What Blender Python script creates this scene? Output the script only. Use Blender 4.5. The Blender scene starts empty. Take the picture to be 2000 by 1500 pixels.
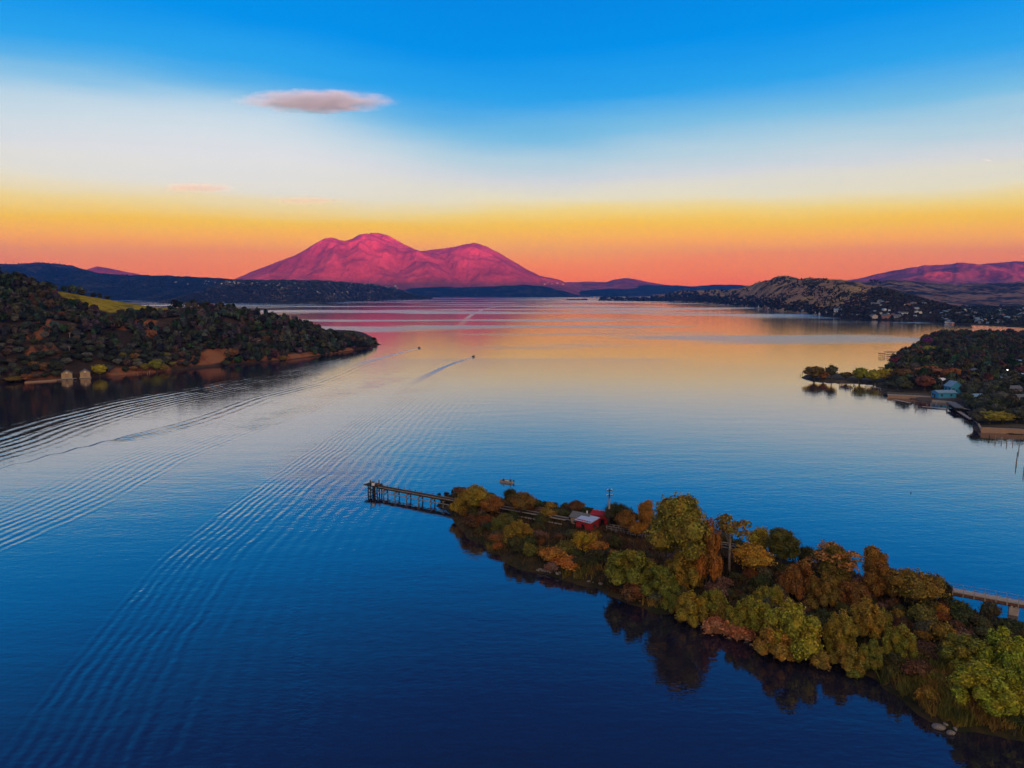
import bpy, bmesh, math, random
import numpy as np
from mathutils import Vector, Matrix
R = math.radians
rng = random.Random(7)
nrg = np.random.default_rng(11)
S = bpy.context.scene
C = bpy.data.collections.new("scene"); S.collection.children.link(C)

# ------------------------------------------------------------------ camera
FPX = 1420.0; PITCH = R(7.2); CAMH = 60.0
cam_d = bpy.data.cameras.new("camera"); cam = bpy.data.objects.new("camera", cam_d)
S.collection.objects.link(cam); S.camera = cam
cam.location = (0, 0, CAMH); cam.rotation_euler = (R(90) - PITCH, 0, 0)
cam_d.sensor_width = 36; cam_d.lens = 36 * FPX / 2000.0
cam_d.clip_start = 0.5; cam_d.clip_end = 80000

# ------------------------------------------------------------------ exposure
S.view_settings.view_transform = 'Standard'; S.view_settings.look = 'None'
S.view_settings.gamma = 1; S.view_settings.use_curve_mapping = False
EXPO = 2.5
S.view_settings.exposure = EXPO
S.render.engine = 'CYCLES'
cy = S.cycles
cy.use_denoising = True
try: cy.denoiser = 'OPENIMAGEDENOISE'; cy.denoising_prefilter = 'ACCURATE'
except Exception: pass
cy.max_bounces = 6; cy.diffuse_bounces = 2; cy.glossy_bounces = 2; cy.transmission_bounces = 2
cy.volume_bounces = 0; cy.transparent_max_bounces = 6; cy.sample_clamp_indirect = 4
cy.volume_step_rate = 1.0; cy.volume_max_steps = 256

# ------------------------------------------------------------------ world
SUN_EL = R(1.8); SUN_AZ = R(162)      # where the sun stands, clockwise from +Y: behind the camera, to its right
def lin(c):
    return tuple(((v/255.0)/12.92 if v/255.0 <= .04045 else ((v/255.0+.055)/1.055)**2.4) for v in c)
W = bpy.data.worlds.new("World"); S.world = W; W.use_nodes = True
nt = W.node_tree; N = nt.nodes; L = nt.links
for n in list(N): N.remove(n)
def nd(N, t, **kw):
    n = N.new(t)
    for k, v in kw.items():
        if k == 'inp':
            for i, val in v.items(): n.inputs[i].default_value = val
        else: setattr(n, k, v)
    return n
def mth(N, L, op, a, b=None, c=None, clamp=False):
    n = N.new('ShaderNodeMath'); n.operation = op; n.use_clamp = clamp
    for i, v in enumerate((a, b, c)):
        if v is None: continue
        if isinstance(v, (int, float)): n.inputs[i].default_value = v
        else: L.new(v, n.inputs[i])
    return n.outputs[0]
def ramp(N, L, fac, stops, interp='LINEAR'):
    n = N.new('ShaderNodeValToRGB'); cr = n.color_ramp; cr.interpolation = interp
    while len(cr.elements) > 1: cr.elements.remove(cr.elements[-1])
    for i, (p, c) in enumerate(stops):
        e = cr.elements[0] if i == 0 else cr.elements.new(p)
        e.position = p
        e.color = (c, c, c, 1) if isinstance(c, (int, float)) else (*c[:3], 1)
    L.new(fac, n.inputs[0]); return n.outputs[0]
def mixc(N, L, fac, a, b, bt='MIX'):
    n = N.new('ShaderNodeMix'); n.data_type = 'RGBA'; n.blend_type = bt
    for s, v in ((n.inputs[0], fac), (n.inputs[6], a), (n.inputs[7], b)):
        if isinstance(v, (int, float)): s.default_value = v
        elif isinstance(v, tuple): s.default_value = (*v[:3], 1)
        else: L.new(v, s)
    return n.outputs[2]
tc = nd(N, 'ShaderNodeTexCoord'); sx = nd(N, 'ShaderNodeSeparateXYZ'); L.new(tc.outputs['Generated'], sx.inputs[0])
elev = mth(N, L, 'MULTIPLY', mth(N, L, 'ARCSINE', sx.outputs[2]), 180/math.pi)
azr = mth(N, L, 'MULTIPLY', mth(N, L, 'ARCTAN2', sx.outputs[0], sx.outputs[1]), 180/math.pi)
azf = mth(N, L, 'MULTIPLY_ADD', azr, 1/360., .5)
def A(d): return .5 + d/360.
shift = ramp(N, L, azf, [(0, .30), (A(-60), .6), (A(-33), .93), (A(-17), 1), (A(-9.5), .34), (A(-4), .02), (A(3), 0), (A(9), .26), (A(20), .5), (A(36), .62), (A(60), .5), (1, .30)], 'B_SPLINE')
bright = ramp(N, L, azf, [(0, .7), (A(-40), .78), (A(-18), 1), (A(-8), .74), (A(0), .68), (A(12), .72), (A(36), .68), (1, .7)], 'B_SPLINE')
nz = nd(N, 'ShaderNodeTexNoise', inp={'Scale': 3.0, 'Detail': 4.0, 'Roughness': .55})
mp = nd(N, 'ShaderNodeMapping'); mp.inputs['Scale'].default_value = (1, 1, 9); L.new(tc.outputs['Generated'], mp.inputs[0]); L.new(mp.outputs[0], nz.inputs['Vector'])
hi = mth(N, L, 'SMOOTH_MIN', mth(N, L, 'MAXIMUM', mth(N, L, 'DIVIDE', mth(N, L, 'SUBTRACT', elev, 6.2), 5.5), 0.0), 1.0, .3)
e2 = mth(N, L, 'SUBTRACT', elev, mth(N, L, 'MULTIPLY', mth(N, L, 'MULTIPLY', shift, hi), 2.0))
e2 = mth(N, L, 'ADD', e2, mth(N, L, 'MULTIPLY', mth(N, L, 'SUBTRACT', nz.outputs[0], .5), 1.7))
fac = mth(N, L, 'DIVIDE', e2, 60.0, clamp=True)
k = .5 ** EXPO
def sk(c, g=1.0): return tuple(v*g for v in lin(c))
SKY = [(0.0, sk((236,112,92))), (1.2, sk((239,128,84))), (2.4, sk((240,142,84))), (3.6, sk((240,165,84))), (5.0, sk((241,192,96))),
       (6.1, sk((238,210,140))), (7.0, sk((228,220,195))), (8.4, sk((208,213,220))), (9.6, sk((176,206,224))), (11.5, sk((118,188,228))), (14.0, sk((44,163,236))),
       (17.0, sk((0,146,235))), (21, sk((0,136,228))), (30, sk((16,92,184))), (42, sk((28,68,148))), (60, sk((26,54,120)))]
HAZE = 5.2e-5; HZL = (.01, .09, .36)
def unhaze(e, c):     # the sky stands behind the haze box: its own colour is what the eye sees minus the air in between
    T = math.exp(-HAZE*min(14500., 842./max(math.tan(R(max(e, .01))), .01)))
    return tuple(max(0., (v-(1-T)*h)/T) for v, h in zip(c, HZL))
base = ramp(N, L, fac, [(e/60., unhaze(e, c)) for e, c in SKY])
# white of the band gets brighter in the left part of the sky
wb = ramp(N, L, fac, [(0, 0.), (5/60., 0.), (7.6/60., 1.), (10/60., .9), (13/60., 0.), (1, 0.)], 'EASE')
gain = mth(N, L, 'MULTIPLY', mth(N, L, 'MULTIPLY', wb, mth(N, L, 'SUBTRACT', bright, .68)), 2.4, clamp=True)
base = mixc(N, L, gain, base, (1.0, .985, .97))
sky = nd(N, 'ShaderNodeTexSky', sky_type='NISHITA', sun_disc=False, sun_elevation=SUN_EL, sun_rotation=SUN_AZ)
dt = nd(N, 'ShaderNodeVectorMath', operation='DOT_PRODUCT'); L.new(tc.outputs['Generated'], dt.inputs[0])
dt.inputs[1].default_value = (math.sin(SUN_AZ), math.cos(SUN_AZ), 0.12)
back = ramp(N, L, mth(N, L, 'MULTIPLY_ADD', dt.outputs['Value'], .5, .5), [(0, 0.), (.42, 0.), (.85, 1.), (1, 1.)], 'EASE')
nish = nd(N, 'ShaderNodeVectorMath', operation='SCALE'); L.new(sky.outputs[0], nish.inputs[0]); nish.inputs['Scale'].default_value = 0.20*k
glow = mixc(N, L, 1.0, nish.outputs[0], (1.0*k, .76*k, .52*k), 'ADD')
basek = nd(N, 'ShaderNodeVectorMath', operation='SCALE'); L.new(base, basek.inputs[0]); basek.inputs['Scale'].default_value = k
tot = mixc(N, L, back, basek.outputs[0], glow)
bg = nd(N, 'ShaderNodeBackground'); L.new(tot, bg.inputs[0]); bg.inputs[1].default_value = 1.0
wo = nd(N, 'ShaderNodeOutputWorld'); L.new(bg.outputs[0], wo.inputs[0])
W.cycles.sampling_method = 'MANUAL'; W.cycles.sample_map_resolution = 1024

# ------------------------------------------------------------------ sun
sd = bpy.data.lights.new("sun", 'SUN'); so = bpy.data.objects.new("sun", sd); S.collection.objects.link(so)
sd.energy = 3.4; sd.angle = R(0.55); sd.color = (1.0, .10, .13)
so.rotation_euler = (R(90) - SUN_EL, 0, R(180) - SUN_AZ)   # lamp's -Z runs away from the sun

# ------------------------------------------------------------------ helpers
def ray(px, py):
    a = (px-1000)/FPX; b = (750-py)/FPX
    return Vector((a, math.cos(PITCH)+b*math.sin(PITCH), -math.sin(PITCH)+b*math.cos(PITCH)))
def G(px, py, z=0.0):
    d = ray(px, py); t = (z-CAMH)/d.z
    return Vector((d.x*t, d.y*t, z))
def at(px, py, Y):
    d = ray(px, py); t = Y/d.y
    return Vector((d.x*t, Y, CAMH+d.z*t))
def props(o, label=None, cat=None, group=None, kind=None):
    if label: o['label'] = label
    if cat: o['category'] = cat
    if group: o['group'] = group
    if kind: o['kind'] = kind
    return o
def mesh_np(name, v, f, mats=(), midx=None, smooth=False):
    """v (n,3), f (m,3|4)"""
    v = np.asarray(v, np.float32); f = np.asarray(f, np.int32)
    me = bpy.data.meshes.new(name); k = f.shape[1]
    me.vertices.add(len(v)); me.vertices.foreach_set('co', v.ravel())
    me.loops.add(f.size); me.loops.foreach_set('vertex_index', f.ravel())
    me.polygons.add(len(f)); me.polygons.foreach_set('loop_start', np.arange(0, f.size, k, dtype=np.int32))
    if midx is not None: me.polygons.foreach_set('material_index', np.asarray(midx, np.int32))
    me.polygons.foreach_set('use_smooth', np.full(len(f), smooth))
    me.update(calc_edges=True)
    for m in mats: me.materials.append(m)
    return me
def ob(name, me, parent=None, loc=None):
    o = bpy.data.objects.new(name, me); C.objects.link(o)
    if parent: o.parent = parent
    if loc is not None: o.location = loc
    return o
def empty(name, loc, rz=0):
    o = bpy.data.objects.new(name, None); C.objects.link(o); o.location = loc; o.rotation_euler = (0, 0, rz)
    o.empty_display_size = .5
    return o
def hash2(ix, iy, seed):
    h = (ix.astype(np.int64)*374761393 + iy.astype(np.int64)*668265263 + seed*1274126177) & 0xffffffff
    h = ((h ^ (h >> 13))*1274126177) & 0xffffffff
    return ((h ^ (h >> 16)) & 0xffff)/65535.0
def vnoise(x, y, seed=0):
    ix = np.floor(x); iy = np.floor(y); fx = x-ix; fy = y-iy
    fx = fx*fx*(3-2*fx); fy = fy*fy*(3-2*fy)
    ix = ix.astype(np.int64); iy = iy.astype(np.int64)
    a = hash2(ix, iy, seed); b = hash2(ix+1, iy, seed); c = hash2(ix, iy+1, seed); d = hash2(ix+1, iy+1, seed)
    return (a*(1-fx)+b*fx)*(1-fy) + (c*(1-fx)+d*fx)*fy
def fbm(x, y, oct=4, seed=0, ridged=False):
    s = 0; a = 1.; t = 0
    for i in range(oct):
        n = vnoise(x, y, seed+i*17)
        if ridged: n = 1-np.abs(2*n-1)
        s = s+a*n; t += a; a *= .5; x = x*2.03+7.1; y = y*2.03+3.7
    return s/t - .5
def fattr(me, name, arr):
    a = me.attributes.new(name, 'FLOAT', 'POINT'); a.data.foreach_set('value', np.asarray(arr, np.float32).ravel())

# ------------------------------------------------------------------ materials
def mat(name):
    m = bpy.data.materials.new(name); m.use_nodes = True
    nt = m.node_tree; p = nt.nodes['Principled BSDF']
    p.inputs['Specular IOR Level'].default_value = .25
    return m, nt.nodes, nt.links, p
def simple(name, col, rough=.7, metal=0, var=.25, scale=3.0, bump=0.0):
    m, N, L, p = mat(name)
    t = nd(N, 'ShaderNodeTexCoord'); n = nd(N, 'ShaderNodeTexNoise', inp={'Scale': scale, 'Detail': 5.0, 'Roughness': .65}); L.new(t.outputs['Object'], n.inputs['Vector'])
    c = ramp(N, L, n.outputs[0], [(.3, tuple(v*(1-var) for v in col)), (.7, tuple(min(1, v*(1+var)) for v in col))])
    L.new(c, p.inputs['Base Color']); p.inputs['Roughness'].default_value = rough; p.inputs['Metallic'].default_value = metal
    if bump:
        b = nd(N, 'ShaderNodeBump', inp={'Strength': .6, 'Distance': bump}); L.new(n.outputs[0], b.inputs['Height']); L.new(b.outputs[0], p.inputs['Normal'])
    return m
def land(name, c_open, c_tree_or_shadow, scale, cover, c_alt=None, fine=None, bump=8.0, contrast=.06):
    """hillside: open ground with patches of scrub; colour of the thing itself"""
    m, N, L, p = mat(name)
    g = nd(N, 'ShaderNodeNewGeometry')
    n1 = nd(N, 'ShaderNodeTexNoise', inp={'Scale': 1/scale, 'Detail': 7.0, 'Roughness': .62}); L.new(g.outputs['Position'], n1.inputs['Vector'])
    n2 = nd(N, 'ShaderNodeTexNoise', inp={'Scale': 1/(scale*.16), 'Detail': 4.0, 'Roughness': .7}); L.new(g.outputs['Position'], n2.inputs['Vector'])
    n3 = nd(N, 'ShaderNodeTexNoise', inp={'Scale': 1/(scale*2.7), 'Detail': 3.0}); L.new(g.outputs['Position'], n3.inputs['Vector'])
    s = mth(N, L, 'ADD', n1.outputs[0], mth(N, L, 'MULTIPLY', mth(N, L, 'SUBTRACT', n2.outputs[0], .5), .55))
    f = ramp(N, L, s, [(cover-contrast, 0.), (cover+contrast, 1.)])
    op = mixc(N, L, ramp(N, L, n3.outputs[0], [(.42, 0.), (.58, 1.)]), c_open, c_alt or c_open)
    op = mixc(N, L, mth(N, L, 'MULTIPLY', n2.outputs[0], .5), op, tuple(v*.5 for v in c_open))
    c = mixc(N, L, f, c_tree_or_shadow, op)
    L.new(c, p.inputs['Base Color']); p.inputs['Roughness'].default_value = .95; p.inputs['Specular IOR Level'].default_value = .05
    b = nd(N, 'ShaderNodeBump', inp={'Strength': .7, 'Distance': bump}); L.new(s, b.inputs['Height']); L.new(b.outputs[0], p.inputs['Normal'])
    return m

# ------------------------------------------------------------------ haze (one closed box of even air)
m = bpy.data.materials.new("air_haze"); m.use_nodes = True
N = m.node_tree.nodes; L = m.node_tree.links
for n in list(N): N.remove(n)
pv = nd(N, 'ShaderNodeVolumePrincipled'); oo = nd(N, 'ShaderNodeOutputMaterial'); L.new(pv.outputs[0], oo.inputs['Volume'])
pv.inputs['Color'].default_value = (.02, .20, .86, 1); pv.inputs['Density'].default_value = HAZE; pv.inputs['Anisotropy'].default_value = 0.0
bm = bmesh.new(); bmesh.ops.create_cube(bm, size=1)
for v in bm.verts:
    v.co = Vector((v.co.x*30000, -5500 + (v.co.y+.5)*20300, -3.0 + (v.co.z+.5)*(905)))
me = bpy.data.meshes.new("haze"); bm.to_mesh(me); bm.free(); me.materials.append(m)
props(ob('haze', me), kind='stuff', label='thin blue evening air over the whole lake', cat='haze')

# ------------------------------------------------------------------ hills
def interp(keys, px, i):
    return np.interp(px, [k[0] for k in keys], [k[i] for k in keys])
def hills(name, keys, mt, n=(240, 60), rough=.25, nscale=300., seed=1, prof=.9, back=1.6, crest=.004, gully=0.0):
    """keys: (px, y of the foot on the water, y of the crest, crest distance / foot distance)"""
    px = np.linspace(keys[0][0], keys[-1][0], n[0])
    sy = interp(keys, px, 1); ry = interp(keys, px, 2); rt = interp(keys, px, 3)
    a = (px-1000)/FPX
    def kx(py): return a/(math.cos(PITCH)+(750-py)/FPX*math.sin(PITCH))
    def tz(py):
        b = (750-py)/FPX
        return (-math.sin(PITCH)+b*math.cos(PITCH))/(math.cos(PITCH)+b*math.sin(PITCH))
    K = kx(570.); D0 = -CAMH/tz(sy); D1 = D0*rt; H = CAMH + D1*tz(ry)
    H = H + (fbm(px*.09, px*0+seed, 3, seed))*crest*D1
    v = np.linspace(0, 1, n[1]); vb = np.linspace(0, 1, max(8, n[1]//4))[1:]
    Y = D0[None]+(D1-D0)[None]*v[:, None]; X = K[None]*Y
    P = (1-(1-v)**1.35)**prof if prof != 1 else v
    Z = H[None]*P[:, None]
    nn = fbm(X/nscale, Y/nscale, 5, seed, ridged=gully > 0)
    Z = Z + rough*H[None]*nn*(np.sin(math.pi*np.clip(v, 0, 1))[:, None])
    YB = D1[None]*(1+(back-1)*vb[:, None]); XB = K[None]*YB; ZB = H[None]*(1-vb[:, None])**1.2 - 4*vb[:, None]
    Y = np.vstack([D0[None]-3, Y, YB]); X = np.vstack([(K*(D0-3))[None], X, XB]); Z = np.vstack([np.full((1, n[0]), -2.5), Z+.3, ZB])
    r, c = X.shape
    i = np.arange((r-1)*c).reshape(r-1, c)[:, :-1].ravel()
    f = np.stack([i, i+1, i+1+c, i+c], 1)
    me = mesh_np(name, np.stack([X.ravel(), Y.ravel(), Z.ravel()], 1), f, [mt], smooth=True)
    o = ob(name, me); props(o, kind='structure')
    return o, (X, Y, Z)

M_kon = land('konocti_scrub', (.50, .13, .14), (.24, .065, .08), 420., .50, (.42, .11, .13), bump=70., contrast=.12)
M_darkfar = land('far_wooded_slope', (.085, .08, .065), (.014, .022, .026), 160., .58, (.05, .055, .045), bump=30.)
M_gold = land('golden_grass_hill', (.42, .27, .12), (.030, .032, .020), 62., .47, (.34, .20, .12), bump=7., contrast=.05)
M_brown = land('brown_grass_hill', (.30, .19, .14), (.018, .022, .030), 150., .50, (.22, .13, .10), bump=10.)  # bluish dark patches paint the hill's shadows into its colour
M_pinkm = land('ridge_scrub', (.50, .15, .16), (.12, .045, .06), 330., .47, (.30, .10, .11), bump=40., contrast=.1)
M_darkhill = land('dark_wooded_hill', (.13, .10, .075), (.030, .030, .024), 40., .63, bump=5.)

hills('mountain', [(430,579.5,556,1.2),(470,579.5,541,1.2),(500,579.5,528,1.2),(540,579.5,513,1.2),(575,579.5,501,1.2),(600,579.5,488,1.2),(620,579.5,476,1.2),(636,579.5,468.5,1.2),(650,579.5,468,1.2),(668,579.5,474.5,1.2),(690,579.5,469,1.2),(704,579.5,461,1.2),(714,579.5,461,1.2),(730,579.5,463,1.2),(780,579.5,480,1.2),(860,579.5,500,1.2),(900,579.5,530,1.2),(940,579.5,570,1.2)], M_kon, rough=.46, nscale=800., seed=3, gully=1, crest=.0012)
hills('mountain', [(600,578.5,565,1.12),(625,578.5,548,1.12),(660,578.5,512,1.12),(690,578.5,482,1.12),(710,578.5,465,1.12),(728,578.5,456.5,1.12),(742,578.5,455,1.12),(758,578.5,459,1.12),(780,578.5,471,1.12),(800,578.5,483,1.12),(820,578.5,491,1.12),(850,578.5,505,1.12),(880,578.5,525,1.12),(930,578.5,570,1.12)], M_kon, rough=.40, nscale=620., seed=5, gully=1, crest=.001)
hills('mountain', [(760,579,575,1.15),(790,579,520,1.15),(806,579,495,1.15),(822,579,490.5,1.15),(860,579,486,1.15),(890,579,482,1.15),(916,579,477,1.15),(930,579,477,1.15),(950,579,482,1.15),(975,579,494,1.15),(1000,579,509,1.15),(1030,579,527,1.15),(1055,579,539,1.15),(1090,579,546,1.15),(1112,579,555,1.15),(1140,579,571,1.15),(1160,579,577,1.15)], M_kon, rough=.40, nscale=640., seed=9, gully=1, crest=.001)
hills('foothill_shade_strip', [(770,580,574,1.05),(800,580,563,1.06),(850,580,560,1.07),(900,580,561,1.07),(950,580,560,1.07),(990,580,558,1.07),(1030,580,556,1.07),(1060,580,559,1.06),(1090,580,566,1.05),(1125,580,575,1.03),(1150,580,579,1.02)], M_darkfar, (200, 30), rough=.5, seed=27, nscale=260., crest=.0016)  # dark strip added to stand for the shade over the mountain's foot
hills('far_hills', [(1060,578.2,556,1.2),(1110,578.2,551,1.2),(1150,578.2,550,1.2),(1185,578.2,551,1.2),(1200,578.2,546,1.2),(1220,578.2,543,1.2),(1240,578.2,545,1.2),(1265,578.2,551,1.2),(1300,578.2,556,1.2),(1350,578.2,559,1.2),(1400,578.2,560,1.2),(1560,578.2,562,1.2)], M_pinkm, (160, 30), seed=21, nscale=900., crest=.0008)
hills('far_hills', [(1140,578.4,566,1.15),(1200,578.4,560,1.15),(1250,578.4,556.5,1.15),(1300,578.4,557.5,1.15),(1350,578.4,559.5,1.15),(1390,578.4,556,1.15),(1430,578.4,556,1.15),(1470,578.4,558.5,1.15),(1560,578.4,560,1.15)], M_darkfar, (160, 30), seed=22, nscale=700., crest=.0010)
hills('far_hills', [(1020,579.0,577,1.1),(1080,579,573,1.1),(1120,579,570,1.1),(1150,579,566.5,1.1),(1190,579,563.5,1.1),(1220,579,565,1.1),(1280,579,567.5,1.1),(1400,579,569,1.1),(1560,579,570,1.1)], M_darkfar, (160, 30), seed=23, nscale=400., crest=.0010)
# ridge far left and the small lit peak behind it
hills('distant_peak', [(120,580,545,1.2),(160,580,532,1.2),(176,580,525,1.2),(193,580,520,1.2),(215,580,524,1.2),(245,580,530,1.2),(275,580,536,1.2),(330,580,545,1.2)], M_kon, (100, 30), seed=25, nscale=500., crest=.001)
hills('wooded_ridge', [(-160,586,522,1.45),(0,586,516,1.45),(40,586,515,1.45),(75,586,512,1.45),(100,586,514,1.45),(140,586,518,1.45),(172,587,528,1.4),(200,587,534,1.4),(260,587,537.5,1.35),(320,588,538,1.3),(400,588,541,1.3),(470,589,546,1.3),(560,590,552,1.25),(640,590,566,1.2),(700,589,580,1.1)], M_darkfar, (300, 70), rough=.35, seed=31, nscale=420., crest=.0022)
M_town = land('wooded_bluff', (.20, .14, .09), (.030, .034, .026), 55., .58, (.17, .12, .09), bump=8.)
hills('wooded_bluff', [(300,593,592,1.1),(400,592.5,566,1.22),(440,592.5,548,1.22),(500,592.5,546,1.22),(560,592.5,546.5,1.22),(620,592.5,547,1.2),(660,590,549,1.2),(700,588,552.5,1.2),(735,587,556,1.2),(765,586,561,1.17),(795,585,570,1.13),(820,584.5,576,1.1),(845,584,582.5,1.05)], M_town, (300, 60), rough=.35, seed=33, nscale=160., crest=.0026)
# right side
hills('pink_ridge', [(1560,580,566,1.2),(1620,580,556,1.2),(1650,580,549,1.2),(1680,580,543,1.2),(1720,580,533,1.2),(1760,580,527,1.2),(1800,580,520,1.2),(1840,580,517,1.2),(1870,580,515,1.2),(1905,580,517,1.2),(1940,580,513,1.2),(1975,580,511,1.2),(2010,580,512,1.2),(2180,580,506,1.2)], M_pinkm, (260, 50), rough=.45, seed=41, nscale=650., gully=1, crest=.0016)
hills('brown_hills', [(1600,600,565,1.6),(1660,600,551,1.6),(1700,600,549,1.6),(1740,600,547,1.6),(1790,600,549,1.6),(1830,600,553,1.6),(1870,600,556,1.6),(1905,600,554,1.6),(1950,600,553,1.6),(2000,600,550,1.6),(2180,600,548,1.6)], M_brown, (240, 60), rough=.6, seed=43, nscale=300., crest=.002)
hills('golden_hills', [(1270,588,576,1.2),(1300,588.5,573,1.2),(1330,590,566.5,1.25),(1380,593,567.5,1.25),(1420,595,566,1.3),(1450,598,562,1.35),(1470,600,556,1.4),(1490,604,548.5,1.4),(1512,607,543,1.4),(1532,609,540,1.4),(1546,610,541.5,1.4),(1562,612,546,1.4),(1580,613,542,1.4),(1605,616,545,1.4),(1640,620,547,1.4),(1665,622,552,1.4),(1700,624,558,1.4),(1760,626,570,1.4),(1820,628,590,1.3),(1860,630,606,1.2)], M_gold, (420, 90), rough=.5, seed=45, nscale=120., crest=.003)
hills('wooded_hill', [(1610,619,612,1.1),(1640,621,596,1.2),(1670,623,578,1.28),(1700,624.5,563,1.32),(1718,625,560,1.32),(1740,626,565,1.32),(1780,628,575,1.3),(1820,630,586,1.28),(1860,632,597,1.2),(1900,634,612,1.1)], M_darkhill, (240, 60), rough=.3, seed=47, nscale=70., crest=.003)
hills('town_shore', [(1820,631,626,1.1),(1850,632,602,1.9),(1900,634.5,599,2.1),(1950,637,598,2.2),(2000,640,597,2.3),(2180,650,596,2.4)], M_darkhill, (120, 60), rough=.2, seed=49, nscale=90., crest=.001)
hills('low_headland', [(1168,587.2,587,1.02),(1185,587.3,585.5,1.03),(1230,587.6,583,1.04),(1300,588.5,582,1.05),(1380,592,584,1.08)], M_darkhill, (80, 14), rough=.1, seed=51, nscale=60., crest=.0005)
hills('islet', [(1104,586,585.7,1.01),(1112,586.2,584.4,1.012),(1130,586.3,584.4,1.012),(1150,586.1,585.8,1.01)], M_darkhill, (30, 8), rough=.1, seed=52, nscale=20., crest=.0003, back=1.02)

# the range behind the camera that keeps the last sun off the lake and the low shores
xs = np.linspace(-16000, 16000, 200); vs = np.linspace(0, 1, 24)
Xb, Vb = np.meshgrid(xs, vs)
Hb = 690 + 60*fbm(xs/2600., xs*0, 4, 61)
Yb = -2600 - 2600*Vb; Zb = Hb[None]*np.sin(Vb*math.pi)**.8 + 60*fbm(Xb/500, Yb/500, 4, 63)*np.sin(Vb*math.pi) - 2
r, c = Xb.shape; i = np.arange((r-1)*c).reshape(r-1, c)[:, :-1].ravel()
o = ob('western_range', mesh_np('western_range', np.stack([Xb.ravel(), Yb.ravel(), Zb.ravel()], 1), np.stack([i, i+1, i+1+c, i+c], 1), [M_darkfar], smooth=True))
props(o, kind='structure')

# ------------------------------------------------------------------ water
def axis(lo_fine, hi_fine, step, far_lo, far_hi, g):
    a = list(np.arange(lo_fine, hi_fine+.01, step)); s = step; x = a[-1]
    while x < far_hi: s *= g; x += s; a.append(x)
    s = step; x = a[0]; b = []
    while x > far_lo: s *= g; x -= s; b.append(x)
    return np.array(b[::-1]+a)
wx = axis(-330, 260, 3., -15500, 15500, 1.05); wy = axis(40, 560, 3., -5800, 16400, 1.02)
XX, YY = np.meshgrid(wx, wy); r, c = XX.shape
i = np.arange((r-1)*c).reshape(r-1, c)[:, :-1].ravel()
wme = mesh_np('lake', np.stack([XX.ravel(), YY.ravel(), np.zeros(r*c)], 1), np.stack([i, i+1, i+1+c, i+c], 1))
def spline(pts, n=14):
    p = [np.array(q, float) for q in pts]; p = [2*p[0]-p[1]]+p+[2*p[-1]-p[-2]]; out = []
    for i in range(1, len(p)-2):
        for t in np.linspace(0, 1, n, endpoint=False):
            out.append(.5*((2*p[i])+(-p[i-1]+p[i+1])*t+(2*p[i-1]-5*p[i]+4*p[i+1]-p[i+2])*t*t+(-p[i-1]+3*p[i]-3*p[i+1]+p[i+2])*t**3))
    out.append(p[-2]); return np.array(out)
def path_field(pix):
    P = spline([tuple(G(*q)[:2]) for q in pix])
    best = np.full(XX.size, 1e9); D = np.full(XX.size, 1e4); Sd = np.full(XX.size, -1e3); L0 = 0
    x = XX.ravel(); y = YY.ravel()
    for a, b in zip(P[:-1], P[1:]):
        e = b-a; l = np.hypot(*e); 
        if l < 1e-6: continue
        u = e/l; rx = x-a[0]; ry = y-a[1]; t = rx*u[0]+ry*u[1]; s = rx*u[1]-ry*u[0]   # s > 0: right of travel
        tc_ = np.clip(t, 0, l); dd = np.hypot(rx-tc_*u[0], ry-tc_*u[1])
        k_ = dd < best
        best[k_] = dd[k_]; D[k_] = (np.sign(s)*dd)[k_]; Sd[k_] = (L0+t)[k_]; L0 += l
    return D, Sd, L0
WAKES = {
 'wa': [(925,697),(870,716),(790,757),(700,812),(629,862),(480,965),(320,1084),(224,1190),(107,1330),(0,1473),(-120,1650)],
 'wb': [(870,716),(790,742),(693,771),(635,797),(500,846),(373,897),(187,999),(0,1081),(-200,1200)],
 'wc': [(700,694),(661,706),(560,728),(427,757),(267,789),(133,824),(0,868),(-150,910)],
 'wd': [(819,680),(780,690),(700,712),(613,746),(500,775),(373,818),(250,850)],
 'wf': [(556,1140),(580,1230),(596,1330),(600,1500),(596,1640)],
 'we': [(1010,597),(960,601),(925,613),(895,640),(872,668),(820,700),(735,735),(640,775),(500,826)],
}
WLEN = {}
for kx_, pp in WAKES.items():
    D_, S_, WLEN[kx_] = path_field(pp); fattr(wme, kx_+'d', D_); fattr(wme, kx_+'s', S_)

m = bpy.data.materials.new('lake_water'); m.use_nodes = True; N = m.node_tree.nodes; L = m.node_tree.links
for n in list(N): N.remove(n)
g = nd(N, 'ShaderNodeNewGeometry')
def at_(n_): return nd(N, 'ShaderNodeAttribute', attribute_name=n_).outputs['Fac']
def sstep(v, a, b):
    n = nd(N, 'ShaderNodeMapRange', interpolation_type='SMOOTHSTEP'); L.new(v, n.inputs['Value'])
    n.inputs['From Min'].default_value = a; n.inputs['From Max'].default_value = b; return n.outputs[0]
M_ = lambda op, a, b=None, c=None: mth(N, L, op, a, b, c)
def noise(scale, detail=3., stretch=(1, 1, 1), rough=.5):
    mpn = nd(N, 'ShaderNodeMapping'); mpn.inputs['Scale'].default_value = stretch; L.new(g.outputs['Position'], mpn.inputs[0])
    n = nd(N, 'ShaderNodeTexNoise', inp={'Scale': scale, 'Detail': detail, 'Roughness': rough}); L.new(mpn.outputs[0], n.inputs['Vector']); return n.outputs[0]
warp = M_('MULTIPLY', M_('SUBTRACT', noise(.03, 3.), .5), 5.0)
patch = noise(.035, 3.); chop = sstep(noise(.09, 4., (1, 1, 1), .6), .32, .68)
warp = M_('ADD', warp, M_('MULTIPLY', M_('SUBTRACT', noise(.35, 2.), .5), .9))
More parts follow.
